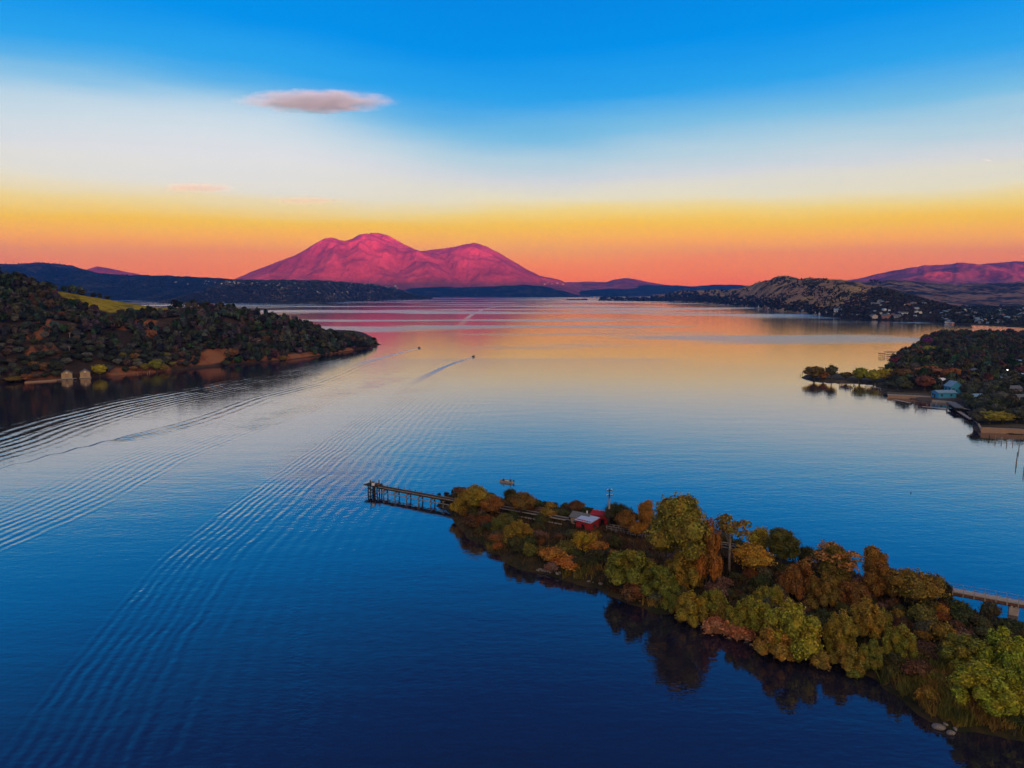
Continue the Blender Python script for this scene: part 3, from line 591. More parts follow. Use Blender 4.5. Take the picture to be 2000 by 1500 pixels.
TREES = [
 (928,942,1002,70,'oak',(.19,.15,.02),'rounded yellow green tree at the landward end of the wooden pier'),
 (903,962,1004,42,'willow',YEL,'small yellow tree leaning over the pier landing, leftmost on the island'),
 (962,966,1010,52,'oak',RUST,'rust orange tree just right of the yellow green one by the pier landing'),
 (1018,956,1006,62,'oak',(.13,.085,.02),'brown green rounded tree standing on the far shore below the fishing boat'),
 (997,949,992,28,'oak',DRK,'narrow dark tree directly below the anchored fishing boat'),
 (1126,974,1004,34,'oak',BRN,'small dark brown tree on the far shore behind the grey roofed shed'),
 (1150,985,1008,34,'shrub',DRK,'dark low bush behind the sheds on the far shore'),
 (1068,989,1010,46,'shrub',(.20,.13,.02),'yellowish shrub behind the walkway, midway between pier landing and sheds'),
 (1012,1014,1062,52,'willow',(.19,.14,.02),'golden shrub in front of the walkway, nearest the cove'),
 (984,1002,1036,48,'willow',OLV,'olive bush in front of the walkway beside the rust orange tree'),
 (1036,1052,1088,34,'shrub',OLV,'small olive shrub above the rocky left shore'),
 (975,1040,1066,50,'shrub',RUST,'low rust coloured brush at the edge of the dark cove'),
 (1076,1064,1106,60,'shrub',ORG,'bright orange shrub above the rocky strip of shore'),
 (1108,1084,1116,66,'shrub',(.34,.14,.025),'flat bright orange shrub right above the pale shore stones'),
 (1140,1036,1074,46,'willow',(.27,.20,.02),'bright yellow bush in front of the red sheds'),
 (1168,1050,1080,48,'shrub',ORG,'orange bush just right of the yellow one before the red sheds'),
 (1105,1050,1082,44,'shrub',OLV,'olive bush left of the yellow bush before the sheds'),
 (1232,1062,1140,92,'willow',(.14,.15,.022),'broad green willow below the fence right of the red sheds'),
 (1284,1104,1160,70,'willow',GRN,'green willow in front of the tallest tree, right of the broad one'),
 (1238,1128,1174,66,'shrub',BRN,'brown shrub at the waterline beneath the broad green willow'),
 (1207,978,1026,58,'oak',DRK,'dark green tree close right of the utility pole'),
 (1222,990,1045,44,'oak',(.17,.09,.02),'orange brown tree in front of the dark one by the utility pole'),
 (1262,974,1050,48,'tall',ORG,'slim orange tree on the left flank of the tallest tree'),
 (1245,1014,1052,34,'oak',ORG,'small orange tree at the end of the fence right of the sheds'),
 (1332,957,1142,138,'tall',(.16,.15,.024),'tallest tree of the island, broad green and gold crown'),
 (1300,975,1120,80,'tall',(.14,.135,.022),'green tree merging into the left side of the tallest tree'),
 (1378,1004,1146,56,'willow',(.21,.10,.022),'orange brown hanging tree on the right side of the tallest tree'),
 (1335,1062,1144,66,'willow',(.19,.145,.022),'golden olive tree at the foot of the tallest tree'),
 (1424,990,1118,78,'open',(.17,.13,.03),'open tree with a bare pale trunk right of the tallest tree'),
 (1468,1052,1126,72,'oak',(.34,.21,.028),'bright golden tree between the bare trunked tree and the dark green one'),
 (1482,1022,1096,50,'oak',(.22,.19,.022),'yellow green tree peeping up behind the bright golden tree'),
 (1522,1028,1112,84,'tall',(.07,.08,.02),'dark green round tree on the far shore, middle of the island'),
 (1572,1062,1110,40,'oak',DRK,'low dark tree sloping to the far shore behind the rust trees'),
 (1556,1082,1172,54,'willow',(.17,.085,.022),'tall rust red tree left of the pink topped tree'),
 (1628,1050,1158,92,'open',(.27,.14,.045),'airy tree with a pinkish orange top'),
 (1626,1060,1160,84,'tall',(.13,.105,.02),'olive tree filling the lower crown of the pink topped tree'),
 (1606,1112,1186,52,'willow',(.15,.105,.022),'rust and green tree in front of the pink topped tree'),
 (1700,1062,1150,56,'tall',(.20,.115,.022),'upright orange olive tree with a forked top'),
 (1718,1094,1166,58,'willow',(.18,.10,.022),'rust coloured tree at the foot of the fork topped tree'),
 (1782,1102,1190,82,'oak',(.17,.125,.022),'broad olive gold tree left of the start of the concrete bridge'),
 (1818,1112,1184,44,'oak',(.12,.105,.022),'olive tree touching the left end of the concrete bridge'),
 (1844,1130,1176,22,'oak',(.02,.022,.012),'nearly black small tree behind the left end of the bridge'),
 (1836,1172,1204,30,'shrub',ORG,'orange shrub under the left end of the bridge'),
 (1664,1128,1182,54,'willow',(.15,.08,.022),'brown orange tree between the pink topped and the fork topped tree'),
 (1350,1152,1214,62,'willow',(.20,.165,.022),'yellow green willow at the shore, leftmost of the front row'),
 (1310,1154,1196,34,'willow',GRN,'small green willow at the left end of the front row'),
 (1392,1148,1212,52,'willow',(.15,.155,.022),'green willow second in the front row'),
 (1470,1156,1236,62,'willow',(.19,.19,.022),'bright green willow with knobbly crown above the pink brush'),
 (1440,1170,1240,46,'willow',(.17,.17,.022),'green willow just left of the knobbly one above the pink brush'),
 (1398,1196,1236,56,'shrub',PNK,'pinkish brush overhanging the water, left clump'),
 (1440,1206,1248,62,'shrub',PNK,'pinkish brush overhanging the water, right clump'),
 (1500,1136,1186,48,'willow',(.17,.165,.022),'small rounded green willow standing alone inland of the front row'),
 (1545,1168,1280,92,'willow',(.23,.225,.024),'big yellow green willow bulging over the water, middle of the front row'),
 (1512,1218,1286,66,'willow',(.25,.16,.03),'yellow and pink willow at the foot of the big bulging one'),
 (1572,1206,1284,42,'willow',(.27,.155,.03),'orange tinted willow on the right side of the big bulging one'),
 (1600,1262,1300,52,'shrub',(.20,.145,.03),'low yellow brush at the waterline right of the bulging willow'),
 (1640,1188,1286,50,'willow',(.20,.17,.024),'slim yellow green willow right of the bulging one'),
 (1655,1252,1308,56,'willow',(.19,.15,.026),'yellow willow at the waterline below the slim one'),
 (1690,1168,1244,56,'willow',(.23,.165,.024),'golden willow inland, above the slim front ones'),
 (1718,1178,1232,34,'willow',(.14,.14,.022),'narrow green willow right of the golden inland one'),
 (1755,1216,1290,50,'willow',(.17,.17,.022),'lone cone shaped green willow before the dark brush'),
 (1700,1246,1312,44,'willow',(.13,.14,.022),'dark green willow between the waterline and the cone shaped one'),
 (1668,1300,1322,30,'shrub',GRN,'small green shrub dipping into the water'),
 (1800,1174,1216,46,'shrub',(.13,.12,.03),'olive bush beneath the left end of the bridge'),
 (1884,1234,1312,72,'willow',(.14,.15,.022),'dark green lumpy willow left of the bridge pier'),
 (1964,1224,1330,82,'willow',(.19,.24,.022),'tall bright green willow in front of the bridge pier'),
 (1922,1296,1380,94,'willow',(.22,.25,.022),'bright green willow of many round lumps, nearest at the right edge'),
 (1884,1306,1348,34,'willow',(.18,.225,.022),'small bright green willow left of the many lumped one'),
 (1995,1284,1384,56,'willow',(.20,.235,.022),'bright green willow cut by the right edge of the picture'),
 (2060,1240,1340,90,'willow',(.18,.18,.022),'green willow just outside the right edge beyond the bridge pier'),
 (2060,1330,1420,90,'willow',(.18,.16,.022),'green willow just outside the right edge near the water'),
]
for i, (px, t_, b_, w_, kd, col, lab) in enumerate(TREES):
    loc, w, h = by_pixel(px, t_, b_, w_)
    nm = {'tall': 'cottonwood_tree', 'open': 'bare_trunked_tree', 'willow': 'willow_tree', 'oak': 'broadleaf_tree', 'shrub': 'shrub'}[kd]
    plant(nm, 'shrub' if kd == 'shrub' else 'tree', kd, i, loc, w*1.08, h, col, lab)
TP = [(G(t[0], t[2], 1.6), t) for t in TREES]
# ------------------------------------------------------------------ undergrowth of the island
LINE0 = G(732, 948, 2.5); LINE1 = G(2000, 1177, 2.5)          # the straight axis of the pier, walkway and bridge
ldir = (LINE1-LINE0).normalized(); lnor = Vector((-ldir.y, ldir.x, 0)); LANG = math.atan2(ldir.y, ldir.x)
def linepos(px):
    """distance along the axis where it crosses picture column px"""
    lo, hi = -20., 400.
    for _ in range(40):
        md = (lo+hi)/2; q = LINE0+ldir*md
        if proj(q.x, q.y, q.z)[0] < px: lo = md
        else: hi = md
    return lo
def place_word(px, py):
    if px < 960: return 'near the pier landing'
    if px < 1100: return 'between the pier landing and the red sheds'
    if px < 1230: return 'around the red sheds' if py < 1075 else 'above the stony left shore'
    if px < 1420: return 'under the tallest tree' if py < 1150 else 'along the shore below the tallest tree'
    if px < 1620: return 'behind the front row of willows'
    if px < 1800: return 'between the front willows and the olive gold tree'
    return 'in the dark brush below the bridge' if py < 1290 else 'near the boulders at the right shore'
UC = [('dark olive', (.05,.055,.02)), ('brown', (.075,.045,.024)), ('dark green', (.035,.05,.018)), ('rust', (.17,.07,.022)), ('grey green', (.075,.08,.05)), ('golden', (.19,.13,.022)), ('pinkish grey', (.13,.085,.07))]
cnt = 0; tries = 0; placed = []
xs0, ys0 = ISL.X.min(), ISL.Y.min(); xs1, ys1 = ISL.X.max(), ISL.Y.max()
while cnt < 290 and tries < 40000:
    tries += 1; x = rng.uniform(xs0, xs1); y = rng.uniform(ys0, ys1); d = ISL.d(x, y)
    if d < .5: continue
    px, py = proj(x, y, 1.5)
    if px > 2060 or px < 850: continue
    rel = Vector((x, y, 0))-LINE0; rel.z = 0
    if (px < 1290 and -7.5 < rel.dot(lnor) < 2.2 and rng.random() < .85): continue
    if abs(rel.dot(lnor)) < 2.2 or (1105 < px < 1200 and 1000 < py < 1040): continue
    if any((x-a)**2+(y-b)**2 < 2.3 for a, b in placed): continue
    placed.append((x, y)); cnt += 1
    far_edge = d < 4 and rel.dot(lnor) > 0
    ws = [5, 4, 5, 1.0, 3, .7, 1.2] if far_edge else [5.5, 4, 5.5, 1.6, 3.0, 2.2, 1.6]
    if far_edge and px < 1200: ws = [2, 3, 5, .2, 0, 0, 0]
    cn, col = rng.choices(UC, ws)[0]; f = rng.uniform(.75, 1.25)
    s = rng.uniform(1.9, 4.3) if not far_edge else rng.uniform(1.6, 3.0)
    plant('shrub', 'shrub', 'shrub', cnt, (x, y, ISL.z(x, y)-.1), s*rng.uniform(1., 1.5), s*rng.uniform(.6, 1.1), tuple(v*f for v in col), 'low %s shrub %s' % (cn, place_word(px, py)), '%s shrubs %s' % (cn, place_word(px, py)), trunk=False)
# reeds, weeds and dry grass on the ground of the island: blades nobody could count
def blades(name, pts, hgt, wid, mt, label, seed):
    r = np.random.default_rng(seed); P = np.array(pts); n = len(P); a = r.random(n)*6.28
    t = np.stack([np.cos(a), np.sin(a), np.zeros(n)], 1); h = hgt*(.5+.9*r.random(n)); lean = r.normal(size=(n, 3))*.28; lean[:, 2] = 1
    w = wid*(.6+.8*r.random(n))[:, None]
    V = np.stack([P-t*w, P+t*w, P+lean*h[:, None]+t*w*.3, P+lean*h[:, None]-t*w*.3], 1).reshape(-1, 3)
    me = mesh_np(name, V, np.arange(4*n).reshape(n, 4), [mt]); o = ob(name, me); props(o, label, name.replace('_', ' '), None, 'stuff'); return o
def leafc(name, stops, sc):
    m, N, L, p = mat(name); g = nd(N, 'ShaderNodeNewGeometry'); n = nd(N, 'ShaderNodeTexNoise', inp={'Scale': sc, 'Detail': 3.}); L.new(g.outputs['Position'], n.inputs['Vector'])
    c = ramp(N, L, n.outputs[0], stops); v = ramp(N, L, g.outputs['Random Per Island'], [(0, .6), (1, 1.4)]); c = mixc(N, L, 1., c, v, 'MULTIPLY')
    L.new(c, p.inputs['Base Color']); p.inputs['Roughness'].default_value = .9; p.inputs['Specular IOR Level'].default_value = .1; return m
M_weed = leafc('weeds', [(.35, (.025,.03,.014)), (.5, (.075,.05,.025)), (.62, (.13,.065,.03)), (.72, (.09,.10,.03))], .16)
M_reed = leafc('reeds', [(.32, (.05,.06,.02)), (.46, (.13,.12,.025)), (.58, (.22,.12,.03)), (.7, (.16,.16,.03))], .22)
dg = ISL.D; ok = dg > .2
gi = np.argwhere(ok); r2 = np.random.default_rng(5); sel = gi[r2.integers(0, len(gi), 60000)]
bx = ISL.X[sel[:, 0], sel[:, 1]]+r2.random(len(sel))*1.1; by = ISL.Y[sel[:, 0], sel[:, 1]]+r2.random(len(sel))*1.1; bz = ISL.Z[sel[:, 0], sel[:, 1]]-.05
cl = fbm(bx*.22, by*.22, 3, 91)+.5; kk = r2.random(len(sel)) < np.clip(cl*2.2-.55, 0, 1)
blades('weeds', np.stack([bx, by, bz], 1)[kk], .8, .13, M_weed, 'dark weeds and dead stalks covering the ground of the wooded island', 3)
pts = []
for px, py, rx, ry, n_ in ((1875,1400,60,22,5200),(1966,1395,34,20,2600),(1815,1325,30,26,2200),(1790,1350,50,22,2200),(1905,1340,40,30,1600),(1740,1310,36,16,1500),(1255,1180,30,8,700),(1110,1122,60,6,700),(960,1066,30,6,600),(1845,1350,60,30,2500)):
    for _ in range(n_):
        q = G(px+rng.gauss(0, rx*.6), py+rng.gauss(0, ry*.6), 1.2)
        if ISL.d(q.x, q.y) > .3: pts.append((q.x, q.y, ISL.z(q.x, q.y)-.1))
blades('reeds', pts, 1.5, .10, M_reed, 'tall yellow and rust reeds along the right shore of the island', 4)
# ------------------------------------------------------------------ pier, walkway, bridge
M_timber = simple('dark_timber', (.035, .028, .024), .9, var=.4, scale=3.)
M_plank = simple('weathered_plank', (.30, .26, .23), .85, var=.25, scale=4.)
M_pipe = simple('pale_pipe', (.26, .23, .21), .6, var=.2, scale=2.)
M_pilet = simple('bleached_pile', (.22, .17, .13), .85, var=.3, scale=2.)
M_conc = simple('concrete', (.34, .29, .25), .9, var=.2, scale=1.2, bump=.02)
M_rust = simple('rusted_steel', (.16, .07, .045), .8, var=.4, scale=2.)
M_red = simple('red_boards', (.36, .022, .022), .75, var=.2, scale=2.)
M_bluroof = simple('pale_blue_metal_roof', (.40, .50, .66), .45, var=.12, scale=1.5)
M_greyroof = simple('grey_shingle_roof', (.13, .14, .15), .85, var=.3, scale=3.)
M_tan = simple('tan_wall', (.42, .26, .17), .85, var=.15, scale=2.)
M_dark = simple('dark_opening', (.012, .012, .014), .5)
M_glass = simple('window_glass', (.05, .06, .08), .15)
M_white = simple('white_paint', (.72, .70, .68), .6, var=.08)
M_skin = simple('skin', (.45, .26, .18), .6, var=.05)
def T(s, off=0., z=0.): q = LINE0+ldir*s+lnor*off; return Vector((q.x, q.y, z))
def lbox(s0, s1, o0, o1, z0, z1):
    """box laid along the axis"""
    v, f = box(s0, s1, o0, o1, z0, z1); return [tuple(LINE0*1.0+ldir*a+lnor*b-Vector((0, 0, LINE0.z))+Vector((0, 0, c))) for a, b, c in v], f
def lpm(name, parts, m_, parent):
    o = pm(name, parts, m_); o.parent = parent; o.matrix_parent_inverse = parent.matrix_world.inverted(); return o
def rootat(name, loc, *a, **k):
    e = empty(name, loc); props(e, *a, **k); bpy.context.view_layer.update(); return e
DZ = 2.5
e1 = linepos(870); e2 = linepos(930); eS = linepos(1108)
pier = rootat('wooden_pier', T(0, 0, 0), 'long dark wooden pier on paired piles with a timber tower at its lake end', 'pier')
lpm('deck', [lbox(1.2, e2, -.75, .75, DZ-.22, DZ)], M_timber, pier)
lpm('edge_board', [lbox(1.2, e2, -.85, -.752, DZ-.15, DZ+.10)], M_pilet, pier)
lpm('edge_board', [lbox(1.2, e2, .752, .85, DZ-.15, DZ+.10)], M_pilet, pier)
lpm('beam', [lbox(1.2, e2, -.55, -.3, DZ-.62, DZ-.222)], M_timber, pier)
lpm('beam', [lbox(1.2, e2, .3, .55, DZ-.62, DZ-.222)], M_timber, pier)
v, f = tube([T(1.5, -.95, DZ-1.45), T(e2, -.95, DZ-1.45)], [.12, .12], 8); lpm('pipe', [(v, f)], M_pipe, pier)
nb = 6
for i in range(nb):
    s = 4.3+(e1-4.3)*i/(nb-1.)
    for o_ in (-.95, .75):
        v, f = tube([T(s+.1*o_, o_*1.35, -2.5), T(s, o_, DZ-.65)], [.17, .15], 8); lpm('pile', [(v, f)], M_pilet if o_ < 0 else M_timber, pier)
    lpm('pile_cap', [lbox(s-.16, s+.16, -1.35, 1.25, DZ-.95, DZ-.625)], M_pilet, pier)
    lpm('pipe_hanger', [lbox(s-.12, s+.12, -1.15, -.75, DZ-1.6, DZ-1.32)], M_timber, pier)
    a = T(s+.2, -1.2, .4); b_ = T(s+.2, .85, DZ-1.1); v, f = tube([a, b_], [.08, .08], 5); lpm('brace', [(v, f)], M_timber, pier)
s = 2.2
while s < e2:
    lpm('rail_post', [lbox(s-.06, s+.06, .86, .96, DZ-.1, DZ+.62)], M_timber, pier); s += 2.1
# tower at the lake end
lpm('platform', [lbox(-3.1, 1.9, -1.5, 1.5, DZ-.05, DZ+.22)], M_timber, pier)
for a_, b_, hh in ((-1.4,-1.3,0), (-.5,-1.35,1.9), (.4,-1.3,0), (1.3,-1.35,.6), (-1.4,1.3,0), (-.4,1.35,.5), (.5,1.3,1.5), (1.4,1.35,.5), (0,-.2,0), (-.9,.3,.4)):
    v, f = tube([T(a_*1.08, b_*1.08, -2.5), T(a_, b_, DZ+hh)], [.20, .16], 7); lpm('pile', [(v, f)], M_timber, pier)
for (a_, b_, z0), (c_, d_, z1) in (((-1.4,-1.5,.3),(1.3,-1.5,2.2)), ((1.3,-1.52,.3),(-1.4,-1.52,2.2)), ((1.5,-1.3,.3),(1.5,1.3,2.1)), ((-1.5,-1.3,2.1),(-1.5,1.3,.3)), ((-1.4,-1.5,.7),(1.3,-1.5,.7)), ((-1.4,-1.5,1.6),(1.3,-1.5,1.6))):
    v, f = tube([T(a_, b_, z0), T(c_, d_, z1)], [.11, .11], 5); lpm('brace', [(v, f)], M_timber, pier)
lpm('lamp_box', [lbox(-.15, .55, -1.2, -.6, DZ+.23, DZ+1.15)], M_white, pier)
lpm('lamp_roof', [lbox(-.25, .65, -1.3, -.5, DZ+1.152, DZ+1.25)], M_timber, pier)
lpm('winch', [lbox(-1.1, -.45, -.3, .4, DZ+.23, DZ+1.0)], M_rust, pier)
lpm('crate', [lbox(1.0, 1.6, -.2, .5, DZ+.23, DZ+.85)], M_rust, pier)
# raised walkway across the island to the sheds
wk = rootat('raised_walkway', T(e2+.2, 0, 0), 'raised narrow walkway running from the pier to the sheds across the island', 'walkway')
lpm('deck', [lbox(e2+.02, eS, -.75, .75, 2.6, 2.78)], M_timber, wk)
lpm('edge_board', [lbox(e2+.02, eS, .752, .92, 2.66, 2.98)], M_plank, wk)
lpm('edge_board', [lbox(e2+.02, eS, -.92, -.752, 2.6, 2.88)], M_plank, wk)
v, f = tube([T(e2, -3.2, 2.3), T(eS, -3.2, 2.3)], [.17, .17], 8); lpm('pipe', [(v, f)], M_pipe, wk)
s = e2+.5
while s < eS:
    lpm('post', [lbox(s-.1, s+.1, -.6, .6, .5, 2.6)], M_timber, wk); s += 2.6
# sheds
def gable(x0, x1, y0, y1, z0, z1, zr):
    ym = (y0+y1)/2
    v = [(x0,y0,z0),(x1,y0,z0),(x1,y1,z0),(x0,y1,z0),(x0,y0,z1),(x1,y0,z1),(x1,y1,z1),(x0,y1,z1),(x0,ym,zr),(x1,ym,zr)]
    return v, [(3,2,1,0),(0,1,5,4),(2,3,7,6),(1,2,6,9,5),(3,0,4,8,7),(4,5,9,8),(6,7,8,9)]
def gable_roof(x0, x1, y0, y1, z1, zr, t=.14, oh=.35):
    ym = (y0+y1)/2; sl = (zr-z1)/((y1-y0)/2); out = []
    for sgn in (-1, 1):
        ye = ym+sgn*((y1-y0)/2+oh); ze = z1-sl*oh
        a = [(x0-oh, ym, zr+.02), (x1+oh, ym, zr+.02), (x1+oh, ye, ze+.02), (x0-oh, ye, ze+.02)]
        v = a+[(x, y, z+t) for x, y, z in a]; f = [(0,1,2,3),(7,6,5,4),(0,4,5,1),(1,5,6,2),(2,6,7,3),(3,7,4,0)]
        out.append((v, f if sgn > 0 else [q[::-1] for q in f]))
    return out
c0 = G(1147, 1031, 2.0); z0 = 1.4
shA = empty('red_shed', (c0.x, c0.y, z0), LANG-R(8)); props(shA, 'small bright red shed with a flat pale blue metal roof', 'shed')
pm('wall', [box(-2.1, 2.1, -1.9, 1.9, 0, 2.9)], M_red, shA)
v, f = box(-2.35, 2.35, -2.15, 2.15, 2.9, 3.02); v = [(x, y, z+(y*.09)+.2*(z > 2.95)*0) for x, y, z in v]; pm('roof', [(v, f)], M_bluroof, shA)
for k_ in range(7): pm('roof_seam', [([(x, y, z+y*.09) for x, y, z in box(-2.2+k_*.72, -2.14+k_*.72, -2.14, 2.14, 3.022, 3.07)[0]], box(0,1,0,1,0,1)[1])], M_bluroof, shA)
pm('door', [box(-.5, .45, -1.96, -1.905, 0, 2.0)], M_dark, shA)
pm('window', [box(2.102, 2.15, -.6, .6, 1.1, 1.9)], M_glass, shA)
c1 = G(1127, 1024, 2.4)
shB = empty('pump_house', (c1.x+1.2, c1.y+1.6, z0), LANG-R(5)); shB.scale = (.85, .85, .85); props(shB, 'tan walled pump house with a grey shingle roof behind the red shed', 'shed')
pm('wall', [gable(-2.6, 2.9, -1.8, 1.8, 0, 3.0, 4.1)], M_tan, shB)
pm('roof', gable_roof(-2.6, 2.9, -1.8, 1.8, 3.0, 4.1), M_greyroof, shB)
pm('door', [box(-2.66, -2.605, -1.2, -.35, 0, 2.1)], M_dark, shB); pm('window', [box(-2.66, -2.605, .3, 1.2, 1.2, 2.1)], M_glass, shB); pm('window', [box(-1.6, -.7, -1.86, -1.805, 1.2, 2.1)], M_glass, shB)
pm('chimney', [box(1.6, 1.9, .2, .5, 3.9, 4.9)], M_white, shB)
c2 = G(1171, 1022, 2.2)
shC = empty('long_red_shed', (c2.x+.4, c2.y+1.2, z0), LANG+R(6)); props(shC, 'long low red shed with a pale roof edge next to the utility pole', 'shed')
pm('wall', [box(-2.4, 2.2, -1.3, 1.3, 0, 2.9)], M_red, shC)
v, f = box(-2.6, 2.4, -1.5, 1.5, 2.9, 3.0); pm('roof', [([(x, y, z+y*.16) for x, y, z in v], f)], M_red, shC)
pm('roof_edge', [box(-2.62, 2.42, 1.5, 1.62, 3.05, 3.3)], M_bluroof, shC)
pm('door', [box(.4, 1.4, -1.36, -1.305, 0, 2.0)], M_dark, shC)
# timber landing round the sheds
dk = rootat('shed_deck', T(eS, 0, 0), 'small timber landing with rails at the sheds end of the walkway', 'deck')
lpm('deck_boards', [lbox(eS+.02, eS+3.4, -1.5, 1.1, 1.95, 2.12)], M_timber, dk)
for a_ in (eS+.3, eS+1.6, eS+3.0):
    lpm('post', [lbox(a_-.08, a_+.08, -1.45, -1.3, .5, 3.1)], M_timber, dk)
lpm('handrail', [lbox(eS+.1, eS+3.3, -1.44, -1.32, 3.102, 3.2)], M_plank, dk)
# fenced walkway beyond the sheds
f0 = linepos(1186); f1 = linepos(1285)
fw = rootat('railed_walkway', T(f0, 0, 0), 'weathered railed walkway going down into the trees right of the red sheds', 'walkway')
lpm('deck', [lbox(f0, f1, -.7, .7, 2.0, 2.12)], M_plank, fw)
for o_ in (-.78, .68):
    for z_ in (2.55, 3.05):
        lpm('handrail', [lbox(f0, f1, o_, o_+.09, z_, z_+.10)], M_plank, fw)
s = f0+.2
while s < f1:
    for o_ in (-.9, .79): lpm('post', [lbox(s-.06, s+.06, o_, o_+.1, .8, 3.2)], M_plank, fw)
    s += 1.25
g0 = linepos(1385); g1 = linepos(1535)
lw = rootat('low_walkway', T(g0, 0, 0), 'low pale railed walkway seen beneath the bare trunked tree', 'walkway')
lpm('deck', [lbox(g0, g1, -.7+2, .7+2, 1.9, 2.05)], M_timber, lw)
for o_, z_ in ((1.2, 2.3), (1.2, 2.95), (2.7, 2.95)): lpm('handrail', [lbox(g0, g1, o_, o_+.10, z_, z_+.12)], M_plank, lw)
s = g0+.3
while s < g1: lpm('post', [lbox(s-.06, s+.06, 1.1, 1.19, .8, 3.1)], M_plank, lw); s += 2.2
# bridge at the right edge
b0 = linepos(1836); b1 = linepos(2000)+26
br = rootat('pipe_bridge', T(b0, 0, 0), 'concrete and steel pipe bridge leaving the island at the right edge of the picture', 'bridge')
lpm('deck', [lbox(b0, b1, -.95, .95, DZ-.18, DZ+.02)], M_conc, br)
lpm('side_beam', [lbox(b0, b1, -.80, -.60, DZ-.75, DZ-.182)], M_rust, br)
lpm('side_beam', [lbox(b0, b1, .60, .80, DZ-.75, DZ-.182)], M_rust, br)
for o_ in (-.93, .85):
    lpm('handrail', [lbox(b0, b1, o_, o_+.05, DZ+.95, DZ+1.0)], M_pipe, br)
s = b0+.4
while s < b1:
    lpm('bracket', [lbox(s-.09, s+.09, -1.02, -.81, DZ-.78, DZ-.182)], M_conc, br)
    for o_ in (-.925, .855): lpm('rail_post', [lbox(s-.03, s+.03, o_, o_+.04, DZ+.022, DZ+.95)], M_pipe, br)
    s += 1.75
v, f = tube([T(b0, 0, DZ-1.0), T(b1, 0, DZ-1.0)], [.2, .2], 8); lpm('pipe', [(v, f)], M_rust, br)
for px_, big in ((1924, 0), (1939, 0), (1981, 1), (2060, 1)):
    s = linepos(px_)
    if big:
        lpm('pier_head', [lbox(s-.55, s-.2, -.9, .9, DZ-1.0, DZ-.76), lbox(s+.2, s+.55, -.9, .9, DZ-1.0, DZ-.76)], M_conc, br)
        lpm('pier_block', [lbox(s-.75, s+.75, -1.0, 1.0, -1., DZ-1.0)], M_conc, br)
    else:
        for o_ in (-.6, .6):
            v, f = tube([T(s, o_, -2), T(s, o_, DZ-.76)], [.2, .2], 8); lpm('pile', [(v, f)], M_pilet, br)
# utility pole
pp = G(1189, 1036, 1.8); top = at(1189, 955, pp.y)
up = empty('utility_pole', (pp.x, pp.y, 1.2), R(10)); props(up, 'tall utility pole with two crossarms rising behind the red sheds', 'utility pole')
hp = top.z-1.2
v, f = tube([(0, 0, -.5), (0, 0, hp)], [.19, .13], 8); pm('post', [(v, f)], M_timber, up)
v, f = tube([(.02, 0, hp*.55), (.02, 0, hp*.78)], [.23, .23], 10); pm('sleeve', [(v, f)], M_conc, up)
for z_, w_ in ((hp-.35, .75), (hp-1.7, .85)):
    a_ = pm('crossarm', [box(-w_, w_, -.08, .08, z_-.09, z_+.09)], M_timber, up)
    for x_ in (-w_+.15, -.4, .4, w_-.15):
        v, f = tube([(x_, 0, z_+.09), (x_, 0, z_+.36)], [.07, .05], 6); ii = pm('insulator', [(v, f)], M_white, a_)
# ------------------------------------------------------------------ stones
M_rock = simple('pale_stone', (.17, .15, .135), .9, var=.35, scale=1.5, bump=.05)
def rock(seed):
    r = np.random.default_rng(seed); v, f = ICO2; v = v.copy(); d = 1+.8*(fbm(v[:, 0]*1.6+seed, v[:, 1]*1.6+v[:, 2]*1.3, 3, seed)); v = v*d[:, None]*np.array([1, .75, .5])
    return mesh_any('boulder', v, f, [M_rock], True)
RK = [rock(i) for i in range(5)]
def boulder(p, s, lab, grp=None, i=0):
    o = ob('boulder', RK[i % 5]); o.location = p; o.scale = (s, s, s); o.rotation_euler = (rng.uniform(-.2, .2), rng.uniform(-.2, .2), rng.uniform(0, 6)); props(o, lab, 'boulder', grp)
for i, (px, py, s, lab) in enumerate(((1834,1420,.9,'largest pale boulder at the water by the reeds, lower right shore'), (1857,1431,.65,'second pale boulder half in the water right of the largest one'), (1866,1423,.4,'small pale stone between the boulders and the reeds'), (1846,1414,.45,'small pale stone above the largest boulder'))):
    boulder(G(px, py, .2), s, lab, i=i)
for i in range(70):
    t = rng.random(); px = 1045+t*150+rng.gauss(0, 3); py = 1112+t*34+rng.gauss(0, 2.5)-6*math.sin(t*3)
    boulder(G(px, py, .35+rng.random()*.4), rng.uniform(.18, .5), 'pale stone in the stony strip along the left shore of the island', 'pale shore stones', i)
for i in range(26):
    px = rng.uniform(1330, 1520); py = np.interp(px, [1330, 1400, 1520], [1203, 1233, 1277])+rng.gauss(0, 2)
    boulder(G(px, py, .15), rng.uniform(.2, .45), 'pale stone at the waterline under the pink brush', 'stones under the pink brush', i)
# low tule clumps standing in the water behind the pier
for i, (px, py, w_) in enumerate(((858,967,9),(872,965,14),(884,960,7),(893,958,12),(902,961,8),(1040,985,16),(1062,984,12),(1084,986,16),(1100,990,14))):
    p = G(px, py, 0)
    plant('tule_clump', 'reeds', 'shrub', i, (p.x, p.y, -.1), w_/6.6, .9, (.02, .02, .014), 'small dark tule clump in the water behind the %s' % ('pier landing' if px < 950 else 'far shore bushes'), 'tule clumps behind the %s' % ('pier landing' if px < 950 else 'far shore bushes'), trunk=False)

